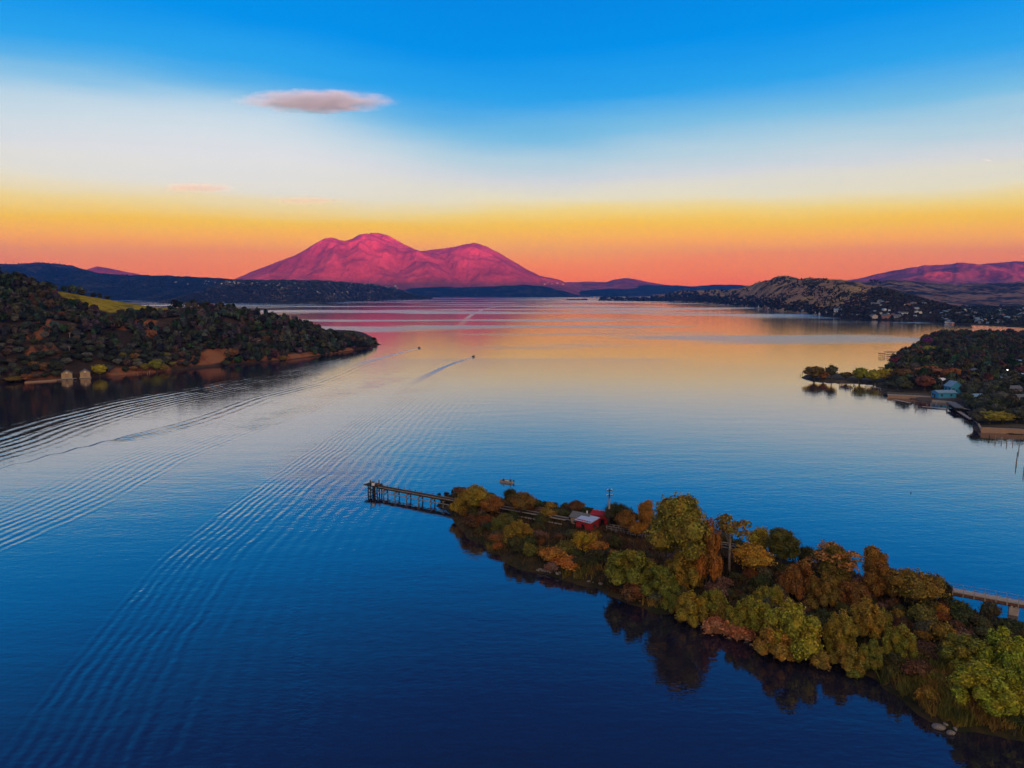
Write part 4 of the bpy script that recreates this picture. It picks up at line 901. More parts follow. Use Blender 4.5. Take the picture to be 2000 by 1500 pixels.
# ------------------------------------------------------------------ boats and people
def hull(L_, B, H, flare=1.0):
    st = [(-.5, .86, 0), (-.3, .97, 0), (0, 1, .02), (.25, .82, .06), (.42, .42, .16), (.5, .04, .30)]; V = []; F = []
    for t, w_, r_ in st:
        w_ *= B/2; x = t*L_
        V += [(x, -w_, H*(1+r_)), (x, -w_*.72*flare, H*.12+r_*H*.7), (x, 0, -H*.15+r_*H*1.2), (x, w_*.72*flare, H*.12+r_*H*.7), (x, w_, H*(1+r_)), (x, w_*.85, H*(1+r_)), (x, w_*.6, H*.3+r_*H*.6), (x, -w_*.6, H*.3+r_*H*.6), (x, -w_*.85, H*(1+r_))]
    k = 9
    for i in range(len(st)-1):
        for j in range(k): F.append((i*k+j, i*k+(j+1) % k, (i+1)*k+(j+1) % k, (i+1)*k+j))
    F.append(tuple(range(k))[::-1]); F.append(tuple((len(st)-1)*k+j for j in range(k)))
    return V, F
def person(loc, rz, pose, shirt, label, scale=1., lean=0.):
    """one continuous skinned body; joints in metres, facing +X"""
    if pose == 'sit':
        J = {'p': (0,0,.10), 's': (.03+lean*.5,0,.36), 'c': (.06+lean,0,.56), 'n': (.08+lean,0,.68), 'h': (.11+lean,0,.80), 'h2': (.12+lean,0,.89)}
        legs = [((.10,.10*q,.09), (.45,.14*q,.14), (.52,.14*q,-.28), (.64,.15*q,-.31)) for q in (1, -1)]
        arms = [((.06+lean,.19*q,.56), (.14+lean,.25*q,.32), (.38+lean,.16*q,.28), (.46+lean,.13*q,.29)) for q in (1, -1)]
    else:
        J = {'p': (0,0,.90), 's': (.01,0,1.15), 'c': (.02,0,1.36), 'n': (.03,0,1.49), 'h': (.06,0,1.60), 'h2': (.06,0,1.70)}
        legs = [((0,.09*q,.86), (.03,.11*q,.47), (-.02+.05*q,.12*q,.08), (.14+.05*q,.13*q,.04)) for q in (1, -1)]
        arms = [((.02,.19*q,1.38), (.08,.25*q,1.12), (.32,.20*q,1.05), (.40,.18*q,1.07)) for q in (1, -1)]
    V = []; E = []; Rr = []
    def add(p, r, par=None):
        V.append(p); Rr.append(r)
        if par is not None: E.append((par, len(V)-1))
        return len(V)-1
    p_ = add(J['p'], .15); s_ = add(J['s'], .14, p_); c_ = add(J['c'], .155, s_); n_ = add(J['n'], .06, c_); h_ = add(J['h'], .10, n_); add(J['h2'], .085, h_)
    for l in legs:
        a = add(l[0], .10, p_); a = add(l[1], .075, a); a = add(l[2], .05, a); add(l[3], .045, a)
    for l in arms:
        a = add(l[0], .065, c_); a = add(l[1], .048, a); a = add(l[2], .035, a); add(l[3], .04, a)
    me = bpy.data.meshes.new('body'); me.from_pydata(V, E, []); me.materials.append(shirt)
    e = empty('person', loc, rz); e.scale = (scale,)*3; props(e, label, 'person')
    b = ob('body', me, e); md = b.modifiers.new('skin', 'SKIN')
    sk_ = me.skin_vertices[0]
    for i, r in enumerate(Rr): sk_.data[i].radius = (r, r)
    sk_.data[0].use_root = True
    sb = b.modifiers.new('sub', 'SUBSURF'); sb.levels = 1; sb.render_levels = 1
    hx, hy, hz = J['h2']; v, f = ICO2; vv = v*np.array([.105, .095, .115])+np.array([hx, hy, hz-.035])
    face = [(hx+.105, hy, hz-.05)]
    hd = ob('head', mesh_any('head', vv, f, [M_skin], True), e)
    vv = v[:, :]*np.array([.118, .108, .085])+np.array([hx-.015, hy, hz+.02]); ob('cap', mesh_any('cap', vv, f, [M_dark], True), e)
    return e
M_shirt1 = simple('navy_cloth', (.02, .025, .05), .9); M_shirt2 = simple('green_cloth', (.02, .045, .035), .9)
M_alum = simple('aluminium_hull', (.52, .50, .48), .4, metal=.3, var=.1)
p = G(989, 942, 0); ang = R(-24)
fb = empty('fishing_boat', (p.x, p.y, -.08), ang+R(180)); props(fb, 'low silver fishing boat with two people, still on the water behind the island', 'boat')
hv, hf = hull(4.9, 1.7, .55); pm('hull', [(hv, hf)], M_alum, fb)
gunw = []
for sgn in (-1, 1):
    gunw.append(tube([(-2.4, sgn*.72, .60), (0, sgn*.84, .61), (1.3, sgn*.68, .63), (2.1, sgn*.33, .68), (2.43, 0, .74)], [.055]*5, 5))
pm('gunwale', gunw, M_dark, fb)
pm('thwart', [box(-1.3, -1.0, -.7, .7, .42, .50)], M_timber, fb); pm('thwart', [box(.7, 1.0, -.66, .66, .42, .50)], M_timber, fb)
mo = pm('outboard_motor', [box(-2.75, -2.42, -.17, .17, .55, 1.05), box(-2.66, -2.52, -.06, .06, -.3, .55)], M_dark, fb)
bpy.context.view_layer.update()
for xx, rz_, sh, lab, ln in ((.85, R(0), M_shirt1, 'person in navy sitting in the bow of the fishing boat', .05), (-1.15, R(180), M_shirt2, 'person in dark green sitting near the middle of the fishing boat', .12)):
    q = fb.matrix_world @ Vector((xx, 0, .50)); person(q, ang+R(180)+rz_, 'sit', sh, lab, 1.08, ln)
def speedboat(px, py, rz, lab, plab, col):
    p = G(px, py, 0); e = empty('speedboat', (p.x, p.y, -.02), rz); props(e, lab, 'boat')
    hv, hf = hull(6.2, 2.3, .85); h_ = pm('hull', [(hv, hf)], col, e); h_.rotation_euler = (0, R(-4), 0)
    pm('console', [box(-.5, .2, -.45, .45, .5, 1.35)], M_white, e)
    pm('windshield', [([(.25, -.6, .95), (.25, .6, .95), (-.05, .55, 1.65), (-.05, -.55, 1.65), (.29, -.6, .95), (.29, .6, .95), (-.01, .55, 1.65), (-.01, -.55, 1.65)], [(0,1,2,3),(7,6,5,4),(0,4,5,1),(2,6,7,3),(1,5,6,2),(0,3,7,4)])], M_glass, e)
    pm('seat', [box(-1.5, -.9, -.6, .6, .4, .85)], M_dark, e)
    pm('outboard_motor', [box(-3.6, -3.15, -.25, .25, .6, 1.45), box(-3.5, -3.3, -.08, .08, -.4, .6)], M_dark, e)
    bpy.context.view_layer.update(); q = e.matrix_world @ Vector((-1.1, 0, .25)); person(q, rz, 'stand', M_shirt1, plab)
def heading(a, b_):
    A_, B_ = G(*a), G(*b_); return math.atan2(B_.y-A_.y, B_.x-A_.x)
speedboat(925, 697, heading((880,712),(925,697)), 'dark speedboat heading away, the nearer and right of the two leaving wakes', 'person at the wheel of the nearer speedboat', M_timber)
speedboat(819, 680, heading((780,690),(819,680)), 'dark speedboat heading away, the farther and left of the two leaving wakes', 'person at the wheel of the farther speedboat', M_dark)
# marker buoy
p = G(1779, 963, 0); by_ = empty('buoy', (p.x, p.y, 0)); props(by_, 'tiny dark marker buoy alone on the open water right of the island', 'buoy')
v, f = ICO2; ob('float', mesh_any('float', v*.22, f, [M_dark], True), by_); v, f = tube([(0, 0, .1), (0, 0, .8)], [.03, .02], 6); pm('staff', [(v, f)], M_timber, by_)

# ------------------------------------------------------------------ right peninsula: trees, houses, docks
def small_kind(seed, n=240, leaf=.75):
    lob = crown_lobes('oak', seed); L_ = [(x*7, y*7, z*7.+.3, s*7*1.1, t*7*1.05) for x, y, z, s, t in lob]
    V, F = foliage(L_, n, leaf, seed, .88, .3); nf = len(F)
    tv, tf = tube([(0, 0, -1), (0, 0, 3.5)], [.3, .2], 5); k = len(V); V = V.tolist()+[list(q) for q in tv]; tris = [tuple(dict.fromkeys(q)) for q in F.tolist()]+[tuple(i+k for i in q) for q in tf]
    me = bpy.data.meshes.new('tree'); me.from_pydata(V, [], tris); me.materials.append(M_far); me.materials.append(M_bark)
    me.polygons.foreach_set('material_index', [0]*nf+[1]*len(tf)); return me
SM = [small_kind(500+i) for i in range(6)]
def small_tree(loc, w, h, col, lab, grp, i, name='tree'):
    o = ob(name, SM[i % 6]); o.location = loc; o.scale = (w/7., w/7., h/7.); o.rotation_euler = (0, 0, rng.uniform(0, 6.28)); o.color = (*col, 1)
    return props(o, lab, 'tree', grp)
def zP(x, y): return max(PEN.z(x, y), 0.)
PT = [(1590,711,740,36,(.10,.07,.02),'dark rust tree at the very tip of the thin spit'), (1608,722,741,20,(.16,.07,.02),'small rust bush beside the tree at the tip of the spit'), (1624,712,741,20,(.06,.06,.02),'slim dark tree second from the tip of the spit'),
 (1652,727,741,22,(.10,.08,.02),'low brown bush in the middle of the spit'), (1679,713,744,26,(.16,.17,.02),'yellow green tree on the spit before the yellow bushes'), (1706,720,746,30,(.24,.22,.02),'bright yellow bush, left one where the spit meets the land'),
 (1728,719,746,32,(.25,.20,.02),'bright yellow bush, right one where the spit meets the land'), (1760,718,748,36,(.10,.06,.025),'brown tree right of the yellow bushes'), (1816,714,740,52,(.20,.085,.03),'broad orange tree in the middle of the peninsula'),
 (1858,716,750,30,(.20,.08,.03),'upright orange tree right of the broad orange one'), (1806,732,764,34,(.13,.05,.03),'rust tree above the deck of the blue house'), (1766,742,766,30,(.045,.05,.025),'dark green tree above the left end of the timber deck'),
 (1813,674,694,22,(.20,.19,.02),'yellow tree at the far edge of the peninsula'), (1795,675,692,16,(.22,.04,.06),'crimson tree next to the yellow tree at the far edge'), (1812,657,680,16,(.12,.03,.12),'purple tree at the far corner of the peninsula'),
 (1748,694,716,22,(.10,.025,.03),'dark red tree below the covered dock'), (1932,804,828,44,(.20,.18,.02),'yellow hedge like bush above the tan sea wall'), (1958,806,828,36,(.18,.15,.02),'second yellow bush above the tan sea wall'),
 (1986,798,826,40,(.05,.055,.03),'dark bush right of the yellow ones above the tan sea wall')]
pt_pos = []
for i, (px, t_, b_, w_, col, lab) in enumerate(PT):
    p = G(px, b_, 1.2); t = at(px, t_, p.y); sl = (p-Vector((0, 0, CAMH))).length; small_tree((p.x, p.y, zP(p.x, p.y)-.1), w_/FPX*sl*1.1, t.z-.3, col, lab, None, i); pt_pos.append((p.x, p.y))
# houses
def house(loc, rz, w, d, h, wm, rm, lab, grp=None, windows=True, name='house', rr=.35):
    e = empty(name, loc, rz); props(e, lab, 'house', grp)
    pm('wall', [gable(-w/2, w/2, -d/2, d/2, -.6, h, h+d*rr*.5)], wm, e); pm('roof', gable_roof(-w/2, w/2, -d/2, d/2, h, h+d*rr*.5, .18, .4), rm, e)
    if windows:
        for s_, y_ in ((-1, -d/2), (1, d/2)):
            for x_ in (-w*.3, w*.22):
                y0_, y1_ = sorted((y_+s_*.005, y_+s_*.07)); pm('window', [box(x_-.55, x_+.55, y0_, y1_, h*.35, h*.75)], M_glass, e)
        x0_, x1_ = -w/2-.07, -w/2-.005; pm('door', [box(x0_, x1_, -.5, .5, 0, 2.1)], M_dark, e)
        pm('window', [box(x0_, x1_, d*.18, d*.38, h*.35, h*.75)], M_glass, e)
    return e
M_blue = simple('blue_siding', (.05, .28, .48), .7, var=.1); M_ltblue = simple('light_blue_roof', (.17, .30, .42), .6, var=.15); M_grey = simple('grey_siding', (.22, .23, .26), .8, var=.15)
HS = []
def hpx(px, py, rz, w, d, h, wm, rm, lab, **k):
    p = G(px, py, 1.4); HS.append((p.x, p.y, max(w, d)*.62)); return house((p.x, p.y, 1.35), R(rz), w, d, h, wm, rm, lab, **k)
hpx(1843, 776, 4, 10.5, 6, 3.0, M_blue, M_ltblue, 'bright blue waterfront house with light blue roof, low front wing')
hpx(1861, 768, 94, 6, 7, 4.4, M_blue, M_ltblue, 'taller rear part of the blue waterfront house, gable to the lake', rr=.8)
hpx(1833, 755, 20, 7, 6, 4.2, M_grey, M_white, 'pale grey house with white trim behind the blue house')
hpx(1905, 786, 10, 9, 6, 3.6, M_grey, M_ltblue, 'grey blue house half hidden by trees right of the blue house')
hpx(1921, 716, 0, 10, 7, 3.2, M_ltblue, M_ltblue, 'light blue house among the trees in the middle of the peninsula')
hpx(1941, 702, 30, 9, 7, 3.2, M_grey, M_ltblue, 'grey house with blue roof upslope of the light blue one')
hpx(1968, 689, 0, 18, 8, 3.4, M_ltblue, M_ltblue, 'long light blue roofed building at the right among trees')
hpx(1998, 687, 0, 12, 8, 3.4, M_grey, M_bluroof, 'pale roofed building at the right edge among trees')
hpx(1924, 690, 60, 8, 6, 3.6, M_grey, M_greyroof, 'small grey house with white gable left of the long roof')
hpx(1788, 757, 0, 8, 5, 2.6, M_grey, M_greyroof, 'low grey cottage behind the timber deck')
hpx(1995, 742, 0, 10, 7, 3.2, M_grey, M_bluroof, 'pale roofed house at the right edge above the dark trees')
for i, (px, py, rz) in enumerate(((1893,742,10),(1952,752,80),(1975,770,0),(1872,722,20),(1905,735,70),(1848,700,5),(1880,684,0),(1938,728,30),(1990,716,0),(1915,668,10),(1955,664,0),(1986,790,0),(1780,742,10),(1850,738,60))):
    p = G(px, py, 1.4); HS.append((p.x, p.y, 6.5)); HS.append((p.x*.975, p.y*.975, 5.5))
    house((p.x, p.y, 1.35), R(rz), rng.uniform(8, 12), rng.uniform(6, 8), rng.uniform(3, 4.4), rng.choice([M_grey, M_conc, M_white]), rng.choice([M_greyroof, M_ltblue, M_bluroof, M_greyroof]), 'house half hidden among the trees of the peninsula', 'houses among the trees of the peninsula')
# decks, sea walls
M_deck = simple('tan_bulkhead', (.33, .20, .13), .85, var=.15, scale=1.5)
def wall_px(name, a, b_, z0, z1, th, mt, lab, cat, cap=None):
    A_, B_ = G(*a, 0), G(*b_, 0); L_ = (B_-A_).length; rz = math.atan2(B_.y-A_.y, B_.x-A_.x); e = empty(name, A_, rz); props(e, lab, cat)
    n = max(1, int(L_/2.4))
    for i in range(n): pm('panel', [box(i*L_/n+.02, (i+1)*L_/n-.02, -.02*(i % 2), th, z0, z1)], mt, e)
    if cap: pm('cap', [box(0, L_, -.12, th+.2, z1, z1+.12)], cap, e)
    return e, L_, rz
wall_px('sea_wall', (1916, 845), (2030, 850), -1, 2.2, .4, M_deck, 'tan sea wall at the right edge below the yellow hedge', 'sea wall', M_plank)
wall_px('sea_wall', (1903, 823), (1914, 843), -1, 1.6, .4, M_plank, 'pale short sea wall turning the corner left of the tan one', 'sea wall', M_plank)
e, L_, rz = wall_px('sea_wall', (1734, 777), (1818, 781), -1, 1.5, .4, M_deck, 'tan bulkhead under the long timber deck left of the blue house', 'sea wall', M_plank)
A_ = G(1734, 777, 0); dk2 = empty('timber_deck', (A_.x, A_.y, 0), rz); props(dk2, 'long railed timber deck on the bulkhead left of the blue house', 'deck')
pm('deck_boards', [box(0, L_, .45, 4.5, 1.35, 1.62)], M_plank, dk2)
for z_ in (2.1, 2.6): pm('handrail', [box(0, L_, .5, .58, z_, z_+.08)], M_plank, dk2)
pm('handrail', [box(0, L_, 4.3, 4.4, 2.6, 2.7)], M_plank, dk2)
for i in range(12): pm('post', [box(i*L_/11.-.06, i*L_/11.+.06, .50, .58, 1.62, 2.6)], M_plank, dk2)
wall_px('sea_wall', (1820, 785), (1868, 789), -1, 1.2, .5, M_plank, 'grey patio wall in front of the blue house', 'sea wall')
wall_px('sea_wall', (48, 748), (120, 743), -1, .9, .4, M_deck, 'low reddish bank wall on the beach left of the two huts', 'sea wall')
# docks of loose piles
def piling_row(pts, lab, grp, h=2.4):
    for (px, py) in pts:
        p = G(px, py, 0); v, f = tube([(0, 0, -1.5), (0, 0, h*rng.uniform(.8, 1.15))], [.17, .13], 6); o = pm('dock_pile', [(v, f)], rng.choice([M_pilet, M_plank, M_timber]), None, (p.x, p.y, 0)); props(o, lab, 'pile', grp)
piling_row([(1645+i*11+rng.uniform(-3, 3), 752+rng.uniform(-3, 8)+i*.8) for i in range(11)]+[(1652+i*9, 758+i*1.2) for i in range(8)], 'old dock pile standing in the water south of the spit', 'old dock piles by the spit')
piling_row([(1563, 735), (1567, 734), (1572, 736)], 'dark pile off the very tip of the spit', 'piles off the tip of the spit')
piling_row([(1800+rng.uniform(-30, 60), 792+rng.uniform(-4, 10)) for i in range(13)], 'dock pile in front of the deck and the blue house', 'piles before the blue house', 1.8)
piling_row([(1932, 858), (1944, 861), (1956, 863), (1966, 868), (1978, 866)], 'pale pile before the tan sea wall', 'piles before the tan sea wall', 2.0)
piling_row([(1990, 878), (1986, 898), (1984, 912), (1999, 925)], 'thin dark pole in the water at the right edge', 'thin poles at the right edge', 2.6)
piling_row([(226+i*9+rng.uniform(-2, 2), 731+rng.uniform(-1, 1)) for i in range(7)]+[(276, 728), (292, 729), (288, 731)], 'small dock pile on the headland shore right of the yellow tree', 'dock piles on the headland shore', 1.8)
def dock(px0, py0, px1, py1, roof, lab, z=1.0, w=2.2):
    A_, B_ = G(px0, py0, 0), G(px1, py1, 0); L_ = (B_-A_).length; rz = math.atan2(B_.y-A_.y, B_.x-A_.x); e = empty('dock', A_, rz); props(e, lab, 'dock')
    if not roof or roof > 0: pm('deck', [box(0, L_, 0, w, z-.15, z)], M_plank if not roof else M_timber, e)
    n = max(2, int(L_/4)+1)
    for i in range(n):
        x = .1+(L_-.2)*i/(n-1.)
        for y in (.1, w-.1): v, f = tube([(x, y, -1.5), (x, y, abs(roof) if roof else z-.15)], [.13, .12], 6); pm('pile', [(v, f)], M_timber, e)
    if roof:
        v, f = box(-.5, L_+.5, -.5, w+.5, abs(roof)-.2, abs(roof)+.3); pm('roof', [(v, f)], M_greyroof, e)
    return e
dock(1733, 695, 1768, 695, 3.4, 'long covered boat dock at the far edge of the peninsula', w=5)
dock(1719, 697, 1727, 697, 3.0, 'small covered boat lift left of the long covered dock', w=3)
dock(1720, 727, 1729, 727, 3.2, 'small boat lift frame north of the yellow bushes', w=3)
dock(1730, 762, 1790, 757, 0, 'grey plank dock above the long timber deck', w=1.8)
dock(1870, 800, 1905, 806, 0, 'grey plank dock right of the blue house', w=2)
dock(1778, 659.5, 1812, 661.5, 0, 'low dark breakwater dock reaching out at the far corner', z=.7, w=2)
dock(1640, 752, 1668, 753, 0, 'narrow dock frame south of the spit', z=1.2, w=1.2)
dock(1800, 796, 1850, 800, 0, 'floating plank dock in front of the blue house', z=.5, w=2)
dock(1745, 783, 1775, 789, 0, 'short plank dock before the left end of the long timber deck', z=.7, w=1.8)
dock(1868, 806, 1893, 822, 0, 'grey plank dock beside the pale short sea wall', z=.8, w=1.8)
dock(1850, 795, 1866, 806, 2.6, 'small roofed boat slip right of the blue house', w=3)
dock(1690, 757, 1722, 762, 0, 'plank dock joining the old piles to the shore', z=1.0, w=1.4)
dock(112, 744, 150, 741.5, 0, 'white edged plank dock below the first hut on the headland', z=1.0, w=2)
# street lamp that is lit
p = G(1966, 742, 1.5); sl_ = empty('street_lamp', (p.x, p.y, 1.2)); props(sl_, 'street lamp with a single lit white light among the dark trees', 'street lamp')
zt = at(1966, 723, p.y).z-1.2
v, f = tube([(0, 0, 0), (0, 0, zt)], [.09, .06], 6); pm('post', [(v, f)], M_timber, sl_)
me_ = bpy.data.materials.new('lamp_light'); me_.use_nodes = True; q_ = me_.node_tree.nodes['Principled BSDF']; q_.inputs['Emission Color'].default_value = (1, .95, .85, 1); q_.inputs['Emission Strength'].default_value = 2
v, f = ICO1; o = ob('lamp', mesh_any('lamp', v*.32+np.array([0, 0, zt+.2]), f, [me_], True), sl_)
# the wood on the peninsula
PC = [(.028,.038,.024), (.045,.054,.038), (.020,.028,.018), (.060,.064,.048), (.034,.046,.022), (.050,.045,.030), (.06,.068,.06), (.055,.07,.03), (.024,.03,.02)]
cand = []
gi = np.argwhere(PEN.D > 2.0); r3 = np.random.default_rng(8)
for i, j in gi[r3.permutation(len(gi))]:
    x = PEN.X[i, j]+r3.random()*3-1.5; y = PEN.Y[i, j]+r3.random()*3-1.5; px, py = proj(x, y, 1.5)
    if px > 2120 or px < 1735: continue
    if any((x-a)**2+(y-b_)**2 < rr_*rr_*1.1 for a, b_, rr_ in HS): continue
    if y < 420 and any((x-a)**2+(y-b_)**2 < 20 for a, b_ in pt_pos): continue
    if 1815 < px < 1880 and 765 < py < 790: continue
    if 1915 < px and 822 < py: continue
    if 1730 < px < 1822 and py > 759: continue
    cand.append((x, y))
cand = [q for q in cand if fbm(np.array([q[0]/26.]), np.array([q[1]/26.]), 2, 37)[0] < .22]
kept = []; cell = {}
for x, y in cand:
    cxx, cyy = int(x/5.2), int(y/5.2); near = False
    for a in (-1, 0, 1):
        for b_ in (-1, 0, 1):
            for q in cell.get((cxx+a, cyy+b_), ()):
                if (q[0]-x)**2+(q[1]-y)**2 < 5.2**2: near = True
    if near: continue
    cell.setdefault((cxx, cyy), []).append((x, y)); kept.append((x, y))
kept.sort(key=lambda q: q[0]**2+q[1]**2)
def stuff_trees(name, items, lab, meshes, mt):
    """one mesh of many small trees: items are (x, y, z, w, h, colour)"""
    arr = []
    for me in meshes:
        v = np.zeros(len(me.vertices)*3, np.float32); me.vertices.foreach_get('co', v); me.calc_loop_triangles(); t = np.zeros(len(me.loop_triangles)*3, np.int32); me.loop_triangles.foreach_get('vertices', t); arr.append((v.reshape(-1, 3), t.reshape(-1, 3)))
    Vs = []; Fs = []; Cs = []; k = 0; r = np.random.default_rng(3)
    for n, (x, y, z, w, h, col) in enumerate(items):
        v, t = arr[n % len(arr)]; a = r.random()*6.28; c_, s_ = math.cos(a), math.sin(a)
        q = np.stack([(v[:, 0]*c_-v[:, 1]*s_)*w+x, (v[:, 0]*s_+v[:, 1]*c_)*w+y, v[:, 2]*h+z], 1); Vs.append(q); Fs.append(t+k); k += len(v); Cs.append(np.tile(np.array([*col, 1.], np.float32), (len(v), 1)))
    me = mesh_np(name, np.vstack(Vs), np.vstack(Fs), [mt]); a = me.attributes.new('tint', 'FLOAT_COLOR', 'POINT'); a.data.foreach_set('color', np.vstack(Cs).ravel())
    o = ob(name, me); props(o, lab, name.replace('_', ' '), None, 'stuff'); return o
def tintmat(name, spread=.3):
    m, N, L, p = mat(name); g = nd(N, 'ShaderNodeNewGeometry'); a = nd(N, 'ShaderNodeAttribute', attribute_name='tint')
    v = ramp(N, L, g.outputs['Random Per Island'], [(0, 1-spread), (1, 1+spread)]); c = mixc(N, L, 1., a.outputs['Color'], v, 'MULTIPLY'); L.new(c, p.inputs['Base Color']); p.inputs['Roughness'].default_value = .85; p.inputs['Specular IOR Level'].default_value = .1; return m
M_tint = tintmat('wood_leaves')
def coarse(seed, n=86, leaf=.23):
    lob = crown_lobes('oak', seed)[:5]; lob.append((0, 0, .5, .36, .42)); L_ = [(x, y, z, s*1.1, t*1.05) for x, y, z, s, t in lob]
    r = np.random.default_rng(seed); V, F = foliage(L_, n, leaf, seed, 0, .2); iv, iF = ICO1; v2 = iv*(1+.5*(r.random((len(iv), 1))-.5))*np.array([.33, .33, .36])+np.array([0, 0, .46])
    return mesh_any('coarse', np.vstack([V, v2]), np.vstack([F, np.hstack([iF, iF[:, 2:3]])+len(V)]), [])
CO = [coarse(700+i) for i in range(6)]
big = kept[:130]; rest = kept[130:3300]
for i, (x, y) in enumerate(big):
    c_ = rng.choice(PC); f = rng.uniform(.7, 1.45); w = rng.uniform(5.5, 8.5)
    px, py = proj(x, y, 3)
    where = 'behind the tan sea wall' if py > 800 else 'around the blue house' if px < 1900 and py > 740 else 'in the right part of the peninsula' if px > 1900 else 'in the middle of the peninsula'
    small_tree((x, y, zP(x, y)-.1), w, rng.uniform(4.5, 9.5), tuple(v*f for v in c_), 'dark grey green tree of the wood '+where, 'trees of the wood '+where, i)
stuff_trees('wood', [(x, y, zP(x, y)-.3, rng.uniform(6, 10), rng.uniform(5., 10.5), tuple(v*rng.uniform(.7, 1.5) for v in rng.choice(PC+[(.085,.05,.03)]))) for x, y in rest], 'farther trees covering the far half of the right peninsula', CO, M_tint)

# ------------------------------------------------------------------ left headland: trees and huts
rows, cols = HX.shape; nr = int(rows*.80)
Hc = [(.022,.030,.020), (.055,.062,.050), (.018,.024,.016), (.080,.084,.074), (.036,.048,.026), (.075,.066,.052), (.075,.052,.040), (.050,.060,.034), (.026,.034,.024), (.03,.038,.026)]
items = []; cell = {}; r4 = np.random.default_rng(12); SPC = 5.4
for _ in range(60000):
    a = r4.random()*(nr-2)+1; b_ = r4.random()*(cols-2); i, j = int(a), int(b_); fa, fb_ = a-i, b_-j
    if fmask[i, j] or (bmask[i, j] and r4.random() < .93): continue
    def bl(M): return (M[i, j]*(1-fb_)+M[i, j+1]*fb_)*(1-fa)+(M[i+1, j]*(1-fb_)+M[i+1, j+1]*fb_)*fa
    x, y, z = bl(HX), bl(HY), bl(HZ)
    px, py = proj(x, y, z)
    if px < -30 or px > 738 or z < .8: continue
    if inpoly(np.array([px]), np.array([py-7]), FIELD)[0] or inpoly(np.array([px]), np.array([py-4]), FIELD)[0]: continue
    if fbm(np.array([x/38.]), np.array([y/38.]), 3, 14)[0] > .16: continue
    cc = (int(x/SPC), int(y/SPC)); near = any((q[0]-x)**2+(q[1]-y)**2 < SPC**2*.8 for u in (-1, 0, 1) for w_ in (-1, 0, 1) for q in cell.get((cc[0]+u, cc[1]+w_), ()))
    if near: continue
    if (114 < px < 182 and 712 < py < 750) or (393 < px < 446 and 684 < py < 716) or (172 < px < 210 and py > 705): continue
    cell.setdefault(cc, []).append((x, y)); items.append((x, y, z, px, py))
items.sort(key=lambda q: q[0]**2+q[1]**2)
print('headland trees', len(items), 'peninsula', len(kept))
for i, (x, y, z, px, py) in enumerate(items[:130]):
    shore = py > 700
    c_ = rng.choice(Hc+([(.16,.09,.03), (.12,.11,.03)] if shore else [])); f = rng.uniform(.7, 1.3)
    where = 'at the foot of the headland left of the huts' if px < 120 else 'at the foot of the headland between the huts and the red bank' if px < 390 else 'along the shore between the red bank and the point'
    small_tree((x, y, z-.4), rng.uniform(5.5, 8.5), rng.uniform(4.5, 7.5), tuple(v*f for v in c_), 'dark scrubby tree '+where, 'trees '+where, i, 'oak_tree')
stuff_trees('hillside_wood', [(x, y, z-.5, rng.uniform(4.5, 10.5), rng.uniform(4., 9.5), tuple(v*rng.uniform(.7, 1.4) for v in rng.choice(Hc))) for x, y, z, px, py in items[130:]], 'dark oak scrub covering the slope of the left headland', CO, M_tint)
for i, (px, t_, b_, w_, col, lab) in enumerate(((195,708,734,26,(.30,.25,.02),'bright yellow tree beside the second hut on the headland shore'), (306,698,726,24,(.15,.15,.02),'olive yellow tree at the shore right of the small dock'), (318,708,727,20,(.17,.12,.02),'small golden bush next to the olive yellow tree'), (283,706,726,16,(.13,.11,.02),'small yellowish bush left of the small dock end'),
     (112,700,730,26,(.035,.04,.02),'dark rounded tree left of the first hut'), (30,732,746,34,(.14,.10,.02),'low yellowish bush at the far left shore'), (52,726,746,20,(.19,.075,.03),'small orange bush at the left end of the beach'), (86,704,728,22,(.12,.07,.03),'brown tree above the beach left of the huts'), (441,700,716,16,(.05,.05,.02),'dark bush at the right foot of the red bank'), (455,676,700,22,(.17,.08,.03),'orange tree right of the red bank'), (553,692,706,18,(.15,.10,.03),'yellowish bush at the shore midway to the point'), (300,642,664,16,(.20,.08,.035),'orange tree alone halfway up the headland slope'))):
    p = hitH(px, b_); t = at(px, t_, p.y); small_tree((p.x, p.y, p.z-.3), w_/FPX*p.length*1.1, max(t.z-p.z, 2.), col, lab, None, i)
M_hut = simple('yellow_hut_boards', (.40, .27, .14), .8, var=.1)
for px, py, w_, lab in ((129, 741, 6.6, 'yellow gabled hut on the headland shore, left of two'), (165, 740, 6.2, 'yellow gabled hut on the headland shore, right of two, by the yellow tree')):
    p = hitH(px, py-3); e = empty('boathouse', (p.x, p.y+1, max(p.z, .8)+.3), R(90)+math.atan2(-p.x, p.y)); props(e, lab, 'hut')
    pm('wall', [gable(-4, 3, -w_/2, w_/2, -.8, 2.9, 4.8)], M_hut, e); pm('roof', gable_roof(-4, 3, -w_/2, w_/2, 2.9, 4.8, .2, .4), M_greyroof, e)
    pm('door', [box(-4.08, -4.005, -1.1, 1.1, 0, 2.6)], M_deck, e); pm('window', [box(-4.08, -4.005, -.5, .5, 2.95, 3.7)], M_white, e)
    pm('footing', [box(-4.9, -4.1, -w_/2-.5, w_/2+.5, -.9, -.4)], M_conc, e)
